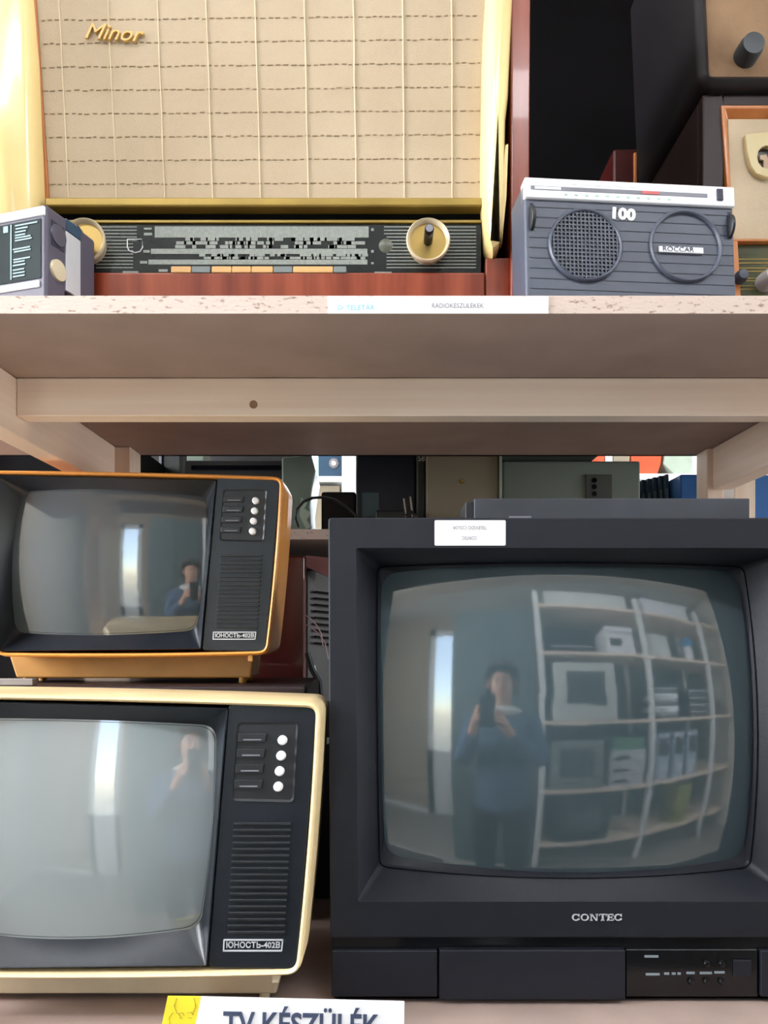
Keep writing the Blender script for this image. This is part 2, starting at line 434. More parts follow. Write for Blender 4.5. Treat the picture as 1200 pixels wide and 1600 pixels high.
# ---------------------------------------------------------------- large television
def big_tv():
    D=.73
    t=thing('large_television','large charcoal television with a bulging grey-green screen on the lower shelf','television',(X(900,D),D+.2,lz))
    x0,x1=512,1290
    o1=qring(pq([(x0,809),(x1,809),(x1,1476),(x0+4,1476)],D),.004,(0,0,0,0),4,8)
    o2=qring(pq([(x0+4,1484),(x1,1484),(x1,1566),(x0+7,1566)],D),.004,(0,0,0,0),4,8)
    c=Vector((X(900,D),Z(1180,D)))
    cab=qring(pq([(x0+1,810),(x1-1,810),(x1-1,1569),(x0+7,1569)],D),.006,(0,0,0,0),4,8)
    def sr(s,dz=0): return [Vector((c.x,c.y+dz))+(p-c)*s for p in cab]
    b=MB()
    b.loft([ring3(inset(cab,.002),D+.008),ring3(cab,D+.010),ring3(cab,D+.09),ring3(sr(.97),D+.095),ring3(sr(.94),D+.16),ring3(sr(.70,-.03),D+.30),ring3(sr(.60,-.05),D+.38)],False,True)
    b.v=[Vector((v.x,v.y,max(v.z,lz+.0005))) for v in b.v]
    b.build('cabinet',contec_pl,t,smooth=35)
    # front frame
    bo=qring(pq([(557,857),(1246,857),(1246,1408),(560,1408)],D),.002,(0,0,0,0),6,12)
    o1=qring(pq([(x0,808),(x1,808),(x1,1466),(x0+3,1466)],D),.004,(0,0,0,0),6,12)
    lip=qring(pq([(588,877),(1206,877),(1204,1376),(592,1374)],D),.010,(.0012,.001,.002,.001),6,12)
    scr=qring(pq([(595,886),(1199,884),(1197,1364),(601,1358)],D),.022,(.0055,.004,.007,.003),6,12)
    R=.60; cx=X(893,D); cz=H-.111
    fy=crt_face(R,cx,cz,D+.006)
    b=MB()
    b.loft([ring3(inset(o1,.001),D+.012),ring3(o1,D+.008),ring3(inset(o1,.0006),D+.0006),ring3(inset(o1,.0018),D),ring3(inset(bo,-.0006),D),ring3(bo,D+.0008),
            ring3(lip,lambda x,z: fy(x,z)-.008),ring3(inset(lip,.0012),lambda x,z: fy(x,z)-.0095),ring3(inset(lip,.0028),lambda x,z: fy(x,z)-.006),
            ring3(scr,lambda x,z: fy(x,z)-.0003),ring3(inset(scr,-.002),lambda x,z: fy(x,z)+.004)])
    b.build('front_frame',contec_pl,t,smooth=25)
    add_tube(t,scr,fy,crt_contec)
    # groove and lower strip
    MB().pbox(x0+5,1464,x1-2,1486,D,.006,.012).build('groove',gloss_blk,t)
    def panel(name,a,b_,y0,y1,d,m,par=t,bev=.0015):
        return MB().pbox(a,y0,b_,y1,D,d,.012).build(name,m,par,bev)
    panel('speaker_panel',518,684,1486,1559,.001,contec_pl)
    panel('flap',686,977,1484,1562,-.0012,contec_pl)
    panel('speaker_panel',1190,1286,1486,1559,.001,contec_pl)
    cp=panel('control_panel',980,1188,1486,1561,.004,gloss_blk)
    for a,y in ((1106,1508),(1130,1508),(1082,1536),(1106,1536),(1130,1536)):
        MB().lathe((X(a,D),D+.004,Z(y,D)),[(0,-.004),(.0024,-.0036),(.0032,-.0022),(.0034,0)],'y',16).build('button',gloss_blk,cp,smooth=50)
    MB().pbox(1148,1502,1176,1528,D,.0018,.005).build('power_button',contec_pl,cp,.0008)
    for a,b_,y in ((1009,1031,1497),(1011,1033,1525),(1040,1048,1524),(1052,1058,1524),(1061,1066,1524),(1075,1088,1523),(1096,1115,1523),(1119,1135,1522)):
        MB().pbox(a,y-1.8,b_,y+1.8,D,.0036,.0045).build('printed_mark',mat('dim_grey_print',(130,142,150),.6),cp)
    MB().pbox(x0+16,1560,x1-10,1570.5,D,.012,.08).build('base',gloss_blk,t,.001)
    # brand letters: extended serif capitals
    xs=893.0; w=(12.2,13.2,14.0,12.4,11.6,12.2)
    b=MB().use(silver_pt)
    zc=Z(1433,D); hh=5.2*D/F
    def bar(xa,xb,za,zb): b.box(X(xa,D),X(xb,D),D-.0012,D+.0005,zc+za*hh,zc+zb*hh)
    def arc(cx_,rx,a0,a1,tk=1.5):
        pts=[];N=18
        for i in range(N+1):
            a=math.radians(a0+(a1-a0)*i/N); w_=1.0+1.3*abs(math.cos(a))
            pts.append(((cx_+rx*math.cos(a), math.sin(a)),(cx_+(rx-w_)*math.cos(a),(1-.24)*math.sin(a))))
        o=[(X(p[0][0],D),zc+p[0][1]*hh) for p in pts]+[(X(p[1][0],D),zc+p[1][1]*hh) for p in reversed(pts)]
        n=len(pts)
        for i in range(n-1):
            q=[o[i],o[i+1],o[2*n-2-i],o[2*n-1-i]]; b.prism(q,D-.0012,D+.0005)
    x=893.5
    def C(x): arc(x+6,6,35,325); bar(x+10,x+11.6,.25,1); bar(x+10.2,x+11.6,-.75,-.3)
    def O(x): arc(x+6.4,6.4,0,360)
    def N_(x):
        bar(x+1.2,x+2.6,-1,1); bar(x+10.2,x+11.6,-1,1); bar(x,x+4,-1,-.8); bar(x,x+3,.8,1); bar(x+8.8,x+13,.8,1)
        b.prism([(X(x+1.2,D),zc+hh),(X(x+4,D),zc+hh),(X(x+11.6,D),zc-hh),(X(x+9,D),zc-hh)],D-.0012,D+.0005)
    def T_(x): bar(x,x+12,.78,1); bar(x,x+1.2,.4,1); bar(x+10.8,x+12,.4,1); bar(x+4.6,x+7.2,-1,.9); bar(x+3.2,x+8.6,-1,-.8)
    def E_(x): bar(x+1.2,x+3.8,-1,1); bar(x,x+10.5,.78,1); bar(x,x+11,-1,-.78); bar(x+3,x+8,-.1,.1); bar(x+9.3,x+10.5,.4,1); bar(x+9.8,x+11,-1,-.4); bar(x+7.2,x+8.2,-.35,.35)
    C(893.5); O(907); N_(921.5); T_(935.5); E_(948); C(959.5)
    b.build('lettering',None,t)
    # price sticker
    st=thing('price_sticker','white paper sticker with upside-down print on the top rim of the large television','sticker',P(734,852,.7295))
    E=D-.0006
    so=qring(pq([(679,813),(790,813),(790,852.5),(679,852.5)],D),.0014); MB().prism([(p.x,p.y) for p in so],E,D-.00005).build('sticker_paper',paper,st)
    text(st,'lettering','TELEVIZIÓ COLOR',X(734,D),E-.0001,Z(824.5,D),.0047,ink_soft,.82,.0001,flip=True)
    text(st,'lettering','CONTEC',X(733,D),E-.0001,Z(840.5,D),.0047,ink_soft,.75,.0001,flip=True)
big_tv()
# flat player on top of the television
tp=Z(809,.73)+.0008
v=thing('video_player','flat dark grey player lying on top of the large television','player',(.22,.80,tp))
Dp=.752; MB().box(X(741,Dp),X(1172,Dp),Dp,Dp+.065,tp,Z(778.5,Dp)).build('case',mat('worn_dark_grey_metal',(50,53,60),.5,rgb2=(64,68,76),scale=14,lo=.3,hi=.75),v,.0012)
MB().box(X(728,Dp),X(742,Dp),Dp+.004,Dp+.06,tp+.001,Z(783,Dp)).build('side_cover',black_pl,v,.001)
MB().box(X(795,Dp),X(830,Dp),Dp-.0006,Dp+.001,tp+.002,tp+.004).build('printed_mark',ink_soft,v)

# ---------------------------------------------------------------- big valve radio on the upper shelf
def valve_radio():
    D=.75
    t=thing('valve_radio','large mahogany valve radio with beige gridded grille cloth and dark dial strip','radio',(X(410,D),D+.1,uz1))
    zt=uz1+.385
    xl,xr=X(-26,D),X(822,D)
    # cabinet
    b=MB(); th=.012
    b.box(xl,xl+th,D-.012,D+.24,uz1,zt); b.box(X(795,D),xr,D-.012,D+.24,uz1,zt); b.box(xl,xr,D-.012,D+.24,zt-th,zt)
    b.box(xl+th,X(795,D),D+.225,D+.24,uz1,zt-th)
    b.build('cabinet',mahog_v,t,.002)
    b=MB(); b.box(xl+th,X(757,D),D-.006,D+.22,uz1,Z(429.5,D)); b.build('plinth',mahog,t,.002)
    b=MB(); b.box(X(757.5,D),X(796,D),D-.004,D+.10,uz1,Z(405,D)); b.build('plinth',mahog_v,t,.002)
    # grille cloth, leaning slightly
    gy=lambda z: D+.004-(z-Z(318,D))*.09
    z0,z1=Z(322,D),zt-.014
    b=MB().use(cloth); b.add([(X(56,D),gy(z1),z1),(X(760,D),gy(z1),z1),(X(760,D),gy(z0),z0),(X(56,D),gy(z0),z0),
        (X(56,D),gy(z1)+.01,z1),(X(760,D),gy(z1)+.01,z1),(X(760,D),gy(z0)+.01,z0),(X(56,D),gy(z0)+.01,z0)],[(0,1,2,3),(4,7,6,5),(0,4,5,1),(1,5,6,2),(2,6,7,3),(3,7,4,0)])
    g=b.build('grille_cloth',None,t)
    b=MB().use(cord_l)
    def GP(px,py,o=0):
        # solve point on inclined plane seen at pixel
        d=D
        for _ in range(8): d=gy(Z(py,d))-o
        return P(px,py,d)
    for i in range(9):
        xt=92+76.7*i; xb=107.5+74.9*i
        pts=[GP(xt+(xb-xt)*(y/310.0)+random.uniform(-.6,.6),y,.0004) for y in (-60,0,60,120,180,240,300,316)]
        b.tube(pts,.00075,6)
    b.use(cord_d)
    for j in range(-1,9):
        yl=32+ j*36.6; yr=24+ j*37.2
        x=64+random.random()*4
        while x<748:
            tt=(x-64)/690; ya=yl+(yr-yl)*tt+random.uniform(-.8,.8); w=random.uniform(5,9)
            b.tube([GP(x,ya,.0002),GP(min(x+w,750),ya+random.uniform(-.5,.3),.0002)],.0006,5)
            x+=w+random.uniform(3,6)
    b.build('woven_cords',None,g)
    # inner wooden strip left
    b=MB(); zz0,zz1=Z(322,D),zt-.014
    b.loft([[(X(56,D),gy(z)-.003,z),(X(a,D),gy(z)-.003,z),(X(a,D),gy(z)+.004,z),(X(56,D),gy(z)+.004,z)] for z,a in ((zz0,76),(zz1,64))],True,True); b.build('side_strip',orangewood,t,.0008)
    # gold bars under the grille
    b=MB(); b.box(X(76,D),X(757,D),D-.010,D+.01,Z(331,D),Z(317,D)); b.build('gold_trim',gold_t,t,.002,3)
    MB().box(X(56,D),X(757,D),D+.004,D+.02,Z(346,D),Z(330,D)).build('shadow_gap',backblack,t)
    MB().box(X(76,D),X(752,D),D-.002,D+.004,Z(349.5,D),Z(345,D)).build('gold_trim',gold_t,t,.0006)
    # tapered ivory trims at either side
    def trim(pts,Dn,name='ivory_trim'):
        rr=[Vector((X(a,D),Z(c_,D))) for a,c_ in pts]; b=MB()
        b.loft([ring3(rr,D+.01),ring3(rr,D-.010),ring3(inset(rr,.0035),D-.020),ring3(inset(rr,.009),D-.024)],True,True)
        return b.build(name,ivory_pl,t,smooth=60)
    trim([(756,-70),(800,-70),(799,0),(795,80),(791,165),(787,200),(785,300),(783,372),(777,397),(768,408),(763,405),(756,388),(751,330),(750,250),(751,120)][::1],.7)
    MB().prism([(X(786,D),Z(240,D)),(X(791,D),Z(238,D)),(X(788,D),Z(320,D)),(X(781,D),Z(392,D)),(X(778,D),Z(320,D))],D-.014,D).build('ivory_trim_edge',ivory_pl,t,.001)
    trim([(-14,-70),(67,-70),(67,0),(69,120),(70,250),(70,340),(64,385),(44,412),(30,412),(8,398),(-4,370),(-12,120)],.7)
    # dial
    MB().box(X(58,D),X(752,D),D,D+.012,Z(428.5,D),Z(350,D)).build('dial_glass',dialglass,t,.0008)
    b=MB().use(grey_pt); y_=D-.0004
    def st(a,y0,c_,y1): b.box(X(a,D),X(c_,D),y_,D+.0003,Z(y1,D),Z(y0,D))
    for i in range(13):
        yy=354+i*5.3
        st(150,yy,(214 if i<5 else 208),yy+1.5); st(604 if i>2 else 600,yy,744,yy+1.5)
    st(242,354,576,371.5); st(236,389,574,397); st(232,406,574,413.5)
    for px0,px1,y0,y1 in ((225,237,356,359),(225,238,364,368),(224,234,391,395),(219,230,408,412),(248,262,421,425),(192,216,424,428),(580,584,357,361),(580,584,391,395),(580,584,410,413),(585,612,425,428)): st(px0,y0,px1,y1)
    for row,(ya,yb) in enumerate(((371.5,389),(397,406))):
        x=262 if row==0 else 305
        while x<570:
            w=random.uniform(5,17)
            for k_ in range(3 if row==0 else 2):
                if random.random()<.62:
                    hh=(yb-ya)/(3 if row==0 else 2); q=random.uniform(0,8); st(x+q,ya+k_*hh,min(x+q+w,575),ya+(k_+.86)*hh)
            x+=w*.8
    b.build('printed_scale',None,t)
    # little shield outline
    pts=[(199,374),(222,374),(223,386),(219,393),(211,395),(202,392),(199,386),(199,374)]
    MB().tube([P(a,c_,D-.0006) for a,c_ in pts],.0006,6).build('shield_mark',silver_pt,t)
    MB().lathe((X(603,D),D,Z(384,D)),[(0,-.0008),(.006,-.0006),(.007,0)],'y',20).build('round_mark',mat('dim_olive_glass',(84,86,74),.3),t)
    for a,c_,m in ((270,301,keyorange),(302,331,keygrey),(333,363.5,keyorange),(364.5,394,keyorange),(395,428,keyorange),(429,458,keygrey),(459,521,keyorange),(522,542,keygrey)):
        MB().box(X(a,D),X(c_,D),D-.007,D+.004,Z(431,D),Z(421,D)).build('push_key',m,t,.0008)
    for kx in (140,669):
        c0=(X(kx,D)-.0008,D,Z(386,D)); r_=35*D/F
        k1=MB().lathe(c0,[(r_*.80,.002),(r_*.84,-.006),(r_*.95,-.011),(r_*.97,-.014),(r_*.92,-.0155),(r_*.84,-.014),(r_*.78,-.010)],'y',40).build('knob',brass_cream,t,smooth=60)
        MB().lathe(c0,[(r_*.81,-.0105),(r_*.6,-.0085),(r_*.25,-.0075),(0,-.0075)],'y',40).build('knob_dish',gold,k1)
        s=MB().lathe(c0,[(r_*.2,-.007),(r_*.2,-.034),(r_*.18,-.035),(0,-.035)],'y',24).build('knob_shaft',gloss_blk,k1,smooth=40)
        MB().lathe((c0[0],c0[1]-.0351,c0[2]),[(0,-.0003),(r_*.16,-.0003),(r_*.16,.0002)],'y',20).build('knob_cap',ink_soft,s)
    # script emblem
    p=GP(176,53,.0022)
    text(t,'emblem_lettering','Minor',p.x,p.y,p.z,.021,goldletters,1.06,.0014,shear=.35,bold=0,rot=math.radians(4))
valve_radio()

# ---------------------------------------------------------------- small grey radio with the number 100
def grey_radio():
    t=thing('transistor_radio','small grey transistor radio marked 100 with white dial strip and two round grilles','radio')
    W,Hh,T=.193,.113,.048; x0=-W/2; x1=W/2; sh=lambda v: Vector((v.x,v.y+v.z*.07,v.z))
    u=lambda px: x0+ (px-815)/327*W          # traced px on the face
    w=lambda py: Hh-(py-277)/198*Hh
    def bld(b,n,m,p=t,bev=0,**k): return b.build(n,m,p,bev,shear=sh,**k)
    bld(MB().box(x0,x1,0,T,0,Hh-.002),'case',greyradio,bev=.003)
    bld(MB().box(x0+.0,x1-.0,-.003,.012,w(310),Hh),'dial_plate',white_pl,bev=.0015)
    bld(MB().box(u(824),u(1098),-.0034,-.0028,w(297),w(291)),'dial_slot',ink_soft)
    bld(MB().box(u(830),u(870),-.0036,-.0028,w(296.4),w(292)),'slot_cover',silver_pt)
    bld(MB().box(u(995),u(1022),-.0038,-.0028,w(296.5),w(291.5)),'pointer',red_ptr)
    b=MB()
    for i in range(11): b.box(u(875+i*16),u(880+i*16),-.0034,-.0029,w(304),w(301.5))
    bld(b,'printed_scale',green_pt)
    b=MB()
    for i in range(14):
        a=832+i*18+random.uniform(-3,3); b.box(u(a),u(a+random.uniform(6,12)),-.0033,-.0029,w(286.5),w(284.2))
    bld(b,'printed_scale',silver_pt)
    bld(MB().box(u(1113),u(1122),-.0045,0,w(301),w(283)),'band_switch',ink)
    b=MB()
    for i in range(9): z=w(322+i*16.3); b.box(x0+.004,x1-.002,-.0004,.001,z-.0003,z+.0003)
    bld(b,'groove_lines',mat('deep_grey_radio_plastic',(52,56,68),.5))
    for cx_,kind in ((907,'m'),(1063,'d')):
        R_=.0335; c=(u(cx_),0,w(381 if kind=='m' else 376)); 
        ring=MB(); N=48
        prof=[(R_,.001),(R_+.0002,-.0022),(R_-.0012,-.0034),(R_-.0026,-.0026),(R_-.003,.001)]
        ring.loft([[Vector((c[0]+math.cos(2*PI*k_/N)*r_,h_,c[2]+math.sin(2*PI*k_/N)*r_)) for k_ in range(N)] for r_,h_ in prof])
        rg=bld(ring,'ring',greyradio if kind=='m' else greyradio,smooth=70)
        if kind=='m':
            bld(MB().lathe(c,[(R_-.003,-.0004),(0,-.0006)],'y',40),'grille_backing',mesh_dk,rg)
            g=MB(); st=.0036; i=-9
            while i<=9:
                o=i*st; hl=math.sqrt(max(0,(R_-.003)**2-o*o))
                if hl>.002:
                    g.box(c[0]+o-.0006,c[0]+o+.0006,-.0018,-.0006,c[2]-hl,c[2]+hl)
                    g.box(c[0]-hl,c[0]+hl,-.0016,-.0006,c[2]+o-.0006,c[2]+o+.0006)
                i+=1
            bld(g,'grille_mesh',greyradio,rg)
        else:
            pl=bld(MB().box(u(1020),u(1090),-.0022,0,w(388),w(378)),'name_plate',silver_pt,rg,.0005)
            o=text(pl,'lettering','ROCCAR',u(1050),-.0022+w(383)*.07,w(383),.0062,ink,1.15,.0002)
    for a in (826,1134):
        th_=MB(); th_.lathe((u(a),.003,w(340)),[(.0105,-.002),(.0118,-.0012),(.0118,.0012),(.0105,.002)],'x',24)
        bld(th_,'thumbwheel',black_pl)
        bld(MB().box(u(a)-.0016,u(a)+.0016,-.0005,.002,w(318),w(316)),'wheel_slot',ink)
    text(t,'painted_number','100',u(966),-.0002+w(328)*.07-.0004,w(328.5),.0135,white_pt,1.15,.0004,bold=.0007,rot=math.radians(3))
    bld(MB().box(x0+.01,x1-.01,.012,T-.01,Hh-.002,Hh+.001),'handle_slot',greyradio,bev=.001)
    a=math.radians(4.6)
    t.rotation_euler=(0,0,a); bl=P(822,475,.673)
    t.location=(bl.x+W/2*math.cos(a),bl.y+W/2*math.sin(a)+.0,uz1)
grey_radio()

# ---------------------------------------------------------------- small radio at the left end of the shelf
def left_radio():
    t=thing('portable_radio','small graphite portable radio with greenish dial and silver side strip at the left end','radio')
    W,T,Hh=.16,.066,.084        # front face along -X from the near corner; side face along +Y
    zz=lambda py: Hh-(py-325)/137*Hh*.93
    def bld(b,n,m,p=t,bev=0): return b.build(n,m,p,bev)
    bld(MB().box(-W,0,0,T,0,Hh),'case',purpleradio,bev=.003)
    # front: u px -> x   (corner px 70, ~0.00058 m per px)
    fu=lambda px: -(70-px)*.00064
    bld(MB().box(-W+.004,fu(68),-.0015,.002,zz(343),zz(329)),'silver_strip',white_pl,bev=.001)
    bld(MB().box(-W+.004,fu(60),-.0015,.002,zz(452),zz(441)),'silver_strip',white_pl,bev=.001)
    dl=bld(MB().box(-W+.006,fu(62),-.0006,.002,zz(438),zz(347)),'dial',mat('dark_green_dial',(26,38,40),.6,spec=.15,var=.1))
    b=MB()
    for y,a,c in ((351,30,66),(356,31,50),(361,30,47),(366,30,46),(370,30,55),(374,30,57),(387,26,54),(391,28,55),(403,27,54),(407,27,45),(412,26,46),(419,26,44),(424,26,45),(429,26,45)):
        b.box(fu(a-10),fu(c-9),-.0012,-.0004,zz(y+2.2),zz(y))
    b.box(fu(12),fu(14),-.0012,-.0004,zz(434),zz(349)); b.box(fu(0),fu(8),-.0012,-.0004,zz(360),zz(350)); b.box(-W+.02,-W+.05,-.0012,-.0004,zz(360),zz(350))
    bld(b,'printed_scale',mat('blue_grey_print',(130,155,160),.5),dl)
    # side face (x=0): v from 0 near to T far
    sv=lambda px: (px-70)/85*T
    bld(MB().box(-.002,.0012,sv(101),sv(126),zz(440),zz(346)),'silver_panel',silver_pt,bev=.0006)
    bld(MB().box(-.001,.0008,sv(102),sv(127),zz(344),zz(326)),'side_insert',tealbox)
    bld(MB().box(-.001,.0008,sv(100),sv(126),zz(460),zz(442)),'side_insert',gloss_blk)
    bld(MB().box(-.002,.0006,sv(78),sv(99),zz(382),zz(344)),'wheel_recess',ink)
    for y,m in ((363,purpleradio),(417,brass_cream)):
        bld(MB().lathe((-.0088,sv(88),zz(y)),[(.0,-.004),(.0092,-.004),(.0096,-.003),(.0098,.006),(.009,.0112),(0,.0118)],'x',32),'tuning_wheel',m)
    c=P(72,475,.668)
    t.rotation_euler=(0,0,math.radians(-17)); t.location=(c.x,c.y,uz1)
left_radio()

# ---------------------------------------------------------------- two old sets stacked at the right
def right_sets():
    D=.85
    t=thing('valve_radio','dark brown wooden valve radio with orange wood frame and keyhole-shaped ivory plaque','radio',(X(1290,D),D+.1,uz1))
    zt=Z(147,D); x0,x1=X(1098,D),X(1470,D); dd=.25
    b=MB()
    b.box(x0,x1,D+.0125,D+dd,uz1,zt)
    b.build('cabinet',darkwood,t,.003)
    b=MB(); b.box(x0,X(1128,D),D,D+.014,uz1,zt); b.box(X(1128,D),x1,D,D+.014,Z(166,D),zt); b.box(X(1444,D),x1,D,D+.01,uz1,Z(166,D)); b.build('front_rim',darkwood,t,.002)
    fo=[(1125,166),(1443,166),(1443,470),(1152,500)]
    def Fr(i):
        return [(1125+i,167+i),(1443-i,167+i),(1443-i,366),(1136+i*.6,366)]
    b=MB()
    o=[Vector(p) for p in pq([(1125,167),(1443,167),(1443,379),(1140,379)],D)]; n_=[Vector(p) for p in pq([(1143,184),(1427,184),(1427,368),(1151,368)],D)]
    b.loft([ring3(o,D+.006),ring3(o,D-.003),ring3([a.lerp(q,.3) for a,q in zip(o,n_)],D-.003),ring3(n_,D+.008)])
    b.prism(pq([(1140,378),(1151,378),(1158,500),(1148,500)],D),D-.003,D+.006)
    b.build('wood_frame',orangewood,t,.001)
    b=MB(); b.prism(pq([(1140,182),(1430,182),(1430,370),(1148,370)],D),D+.0045,D+.007); b.build('grille_cloth',mat('oatmeal_cloth',(192,176,150),.95,rgb2=(206,190,164),scale=14,bump=.5,bscale=600),t)
    # plaque with keyhole opening
    n=36; outp=[]; inn=[]
    po=[(1163,212),(1172,209),(1196,207),(1222,209),(1232,212),(1230,240),(1224,262),(1214,274),(1197,279),(1180,273),(1171,260),(1166,240)]
    outer=[Vector((X(a,D),Z(c,D))) for a,c in po]
    hole=[Vector((X(1196+ (9 if True else 0)*math.sin(2*PI*k/12-.0+0)*1.6, D),Z(247-18*math.cos(2*PI*k/12),D))) for k in range(12)]
    # match ordering: start near top
    outer=[outer[i] for i in (2,3,4,5,6,7,8,9,10,11,0,1)]
    b=MB(); b.loft([ring3(outer,D+.004),ring3(outer,D-.001),ring3(inset(outer,.001),D-.002),ring3(hole,D-.002),ring3(hole,D+.004)])
    pq_=b.build('plaque',ivory_plq,t,smooth=40)
    MB().lathe((X(1196,D),D+.0035,Z(247,D)),[(0,0),(.014,0),(.014,.001)],'y',24).build('tuning_eye',mat('dark_eye_glass',(60,54,46),.3),pq_)
    MB().prism(pq([(1188,242),(1198,241),(1201,248),(1201,262),(1194,262),(1194,250),(1188,248)],D),D+.0005,D+.003).build('eye_mark',mat('pale_eye_mark',(190,165,140),.5),pq_)
    MB().prism(pq([(1152,380),(1442,380),(1442,500),(1160,500)],D),D+.004,D+.012).build('dial_glass',green_dial,t)
    b=MB()
    for i,y in enumerate((402,408,416,421,432,436,444,449)): b.prism(pq([(1155,y),(1436,y),(1436,y+1.2),(1155,y+1.2)],D),D+.0034,D+.0042)
    b.build('dial_lines',gold_t,t)
    MB().lathe((X(1196,D),D,Z(440,D)),[(.010,.006),(.010,-.004),(.008,-.02),(0,-.021)],'y',24).build('knob',silver_pt,t,smooth=50)
    MB().lathe((X(1152,D),D-.006,Z(438,D)),[(.006,.006),(.007,-.004),(.005,-.01),(0,-.011)],'y',24).build('knob',greyradio,t,smooth=50)
    # upper set
    E=.84; zb=zt+.0006
    t=thing('table_radio','dark rounded-corner set with worn brown front and black knob, topmost at the right','radio',(X(1290,E),E+.1,zb))
    o=qring([(X(1076,E),zb+.26),(X(1480,E),zb+.26),(X(1480,E),zb),(X(1092,E),zb)],.018)
    b=MB(); b.loft([ring3(inset(o,.014),E+.008),ring3(inset(o,.012),E+.001),ring3(inset(o,.007),E-.003),ring3(inset(o,.002),E),ring3(o,E+.006),ring3(o,E+.2),ring3(inset(o,.02),E+.23)],False,True)
    b.build('case',mat('charcoal_lacquer',(26,24,27),.5,spec=.25,var=.08),t,smooth=50)
    b=MB(); b.loft([ring3(inset(o,.0125),E+.003),ring3(inset(o,.014),E+.0025)],False,True); b.build('front_cloth',browncl,t)
    MB().lathe((X(1166,E),E,Z(86,E)),[(.013,.003),(.013,-.012),(.0115,-.018),(0,-.019)],'y',30).build('knob',mat('dark_slate_knob',(44,52,58),.4),t,smooth=50)
right_sets()
# red brown case glimpsed at the back of the upper shelf
s=thing('wooden_radio','low red-brown wooden radio in the dark gap behind the grey transistor radio','radio',(X(985,1.1),1.14,uz1))
MB().box(X(958,1.08),X(1012,1.08),1.08,1.17,uz1,Z(232,1.08)).build('case',redbrown,s,.004)
MB().box(X(990,1.08),X(994,1.08),1.077,1.082,uz1+.01,Z(240,1.08)).build('corner_strip',orangewood,s,.0005)

# ---------------------------------------------------------------- sign card at the lower shelf edge
def sign():
    D=.648; t=thing('sign_card','white card with yellow end panel reading TV készülék, at lower shelf edge','sign',P(445,1700,D))
    tl,tr,br,bl=(262,1557),(632,1565),(630,1690),(236,1682)
    b=MB(); ring=qring(pq([(313,1557.5),tr,br,(288,1683)],D),.0008); b.prism([(p.x,p.y) for p in ring],D,D+.0012); b.build('card',paper,t)
    y=MB(); y.prism(pq([tl,(314,1557.5),(289,1683),bl],D),D-.0001,D+.0012); yp=y.build('yellow_panel',yellow_p,t)
    text(t,'lettering','TV KÉSZÜLÉK',X(470,D),D-.0004,Z(1603,D),.0275,mat('slate_ink',(62,72,98),.6),.78,.0002,rot=math.radians(1.2),bold=.0006)
    b=MB().use(mat('faint_sketch_ink',(160,140,50),.6))
    def ln(pts): b.tube([P(a,c,D-.0003) for a,c in pts],.00022,5)
    ln([(270,1582),(264,1590),(266,1602),(272,1606)]); ln([(276,1560),(272,1572),(276,1582),(284,1590)]); ln([(303,1560),(306,1572),(300,1585)])
    ln([(278,1584),(285,1582),(288,1587)]); ln([(292,1583),(298,1581),(302,1586)]); ln([(280,1590),(285,1592)]); ln([(294,1590),(300,1591)]); ln([(284,1608),(291,1610),(298,1607)])
    b.build('face_sketch',None,yp)
sign()
# two small white and grey scraps on the cabinet by the orange set
p=thing('folded_paper','folded white paper lying left of the orange television foot','paper',(X(20,.95),.95,H-.0640))
MB().box(X(-40,.95),X(52,.95),.948,.962,H-.0640,H-.0560).build('sheet',mat('grey_paper',(120,116,114),.8),p,.001)

# ---------------------------------------------------------------- rear rack and what stands on it (seen through the gap)
rr=thing('storage_rack','second chipboard rack standing directly behind the first','shelf',(0,1.5,0))
rz=H+.170
for z in (rz,lz,.55,H+.62):
    shelf(z-.0165,z,-.72,.80,1.25,1.70,rr)
for xa in (-.72,X(1131,1.3)):
    for yy in (1.26,1.655):
      if yy>1.5 and xa>0: xa=.766
      MB().box(xa,xa+.034,yy,yy+.045,0,2.6).build('post',pine_z,rr,.001)
MB().lathe((X(1152,1.3),1.258,Z(752,1.3)),[(.0,-.003),(.006,-.003),(.007,0)],'y',12).build('bolt',gloss_blk,rr)

def back_box(name,label,cat,px0,py0,px1,D,dep,m,z=None,bev=.004,taper=0,group=None,bot=None):
    zb_=rz if z is None else z
    t=thing(name,label,cat,(X((px0+px1)/2,D),D+dep/2,zb_),group)
    b=MB(); zt_=Z(py0,D); x0,x1=X(px0,D),X(px1,D)
    b.loft([[(x0,D,zt_),(x1,D,zt_),(x1,D,zb_),(x0,D,zb_)],[(x0,D+dep*.5,zt_),(x1,D+dep*.5,zt_),(x1,D+dep*.5,zb_),(x0,D+dep*.5,zb_)],
            [(x0+taper,D+dep,zt_-taper),(x1-taper,D+dep,zt_-taper),(x1-taper,D+dep,zb_),(x0+taper,D+dep,zb_)]],True,True)
    b.build('case',m,t,bev)
    return t
t=back_box('television','black television seen from behind in the gap above the orange set','television',286,719,472,1.33,.3,mat('matt_black_plastic',(30,29,30),.6,var=.1),taper=.04)
MB().box(X(300,1.33),X(440,1.33),1.325,1.331,Z(735,1.33),Z(728,1.33)).build('vent_slot',gloss_blk,t)
t=back_box('equipment_case','narrow dark grey case with a light edge, beside the rear pine post','box',224,700,283,1.45,.2,mat('dark_grey_case',(52,54,54),.6))
MB().box(X(249,1.45),X(253,1.45),1.447,1.451,Z(790,1.45),Z(704,1.45)).build('edge_strip',ink_soft,t)
back_box('equipment_case','wide dark case added to block the bright slit behind the black television','box',284,688,474,1.66,.03,mat('deep_black_plastic',(24,24,26),.6,var=.1))  # case put in to black out the bright slit over the set
t=thing('plastic_carton','small pale carton lying on top of the black television in the gap','box',(X(300,1.42),1.44,Z(719,1.33)))
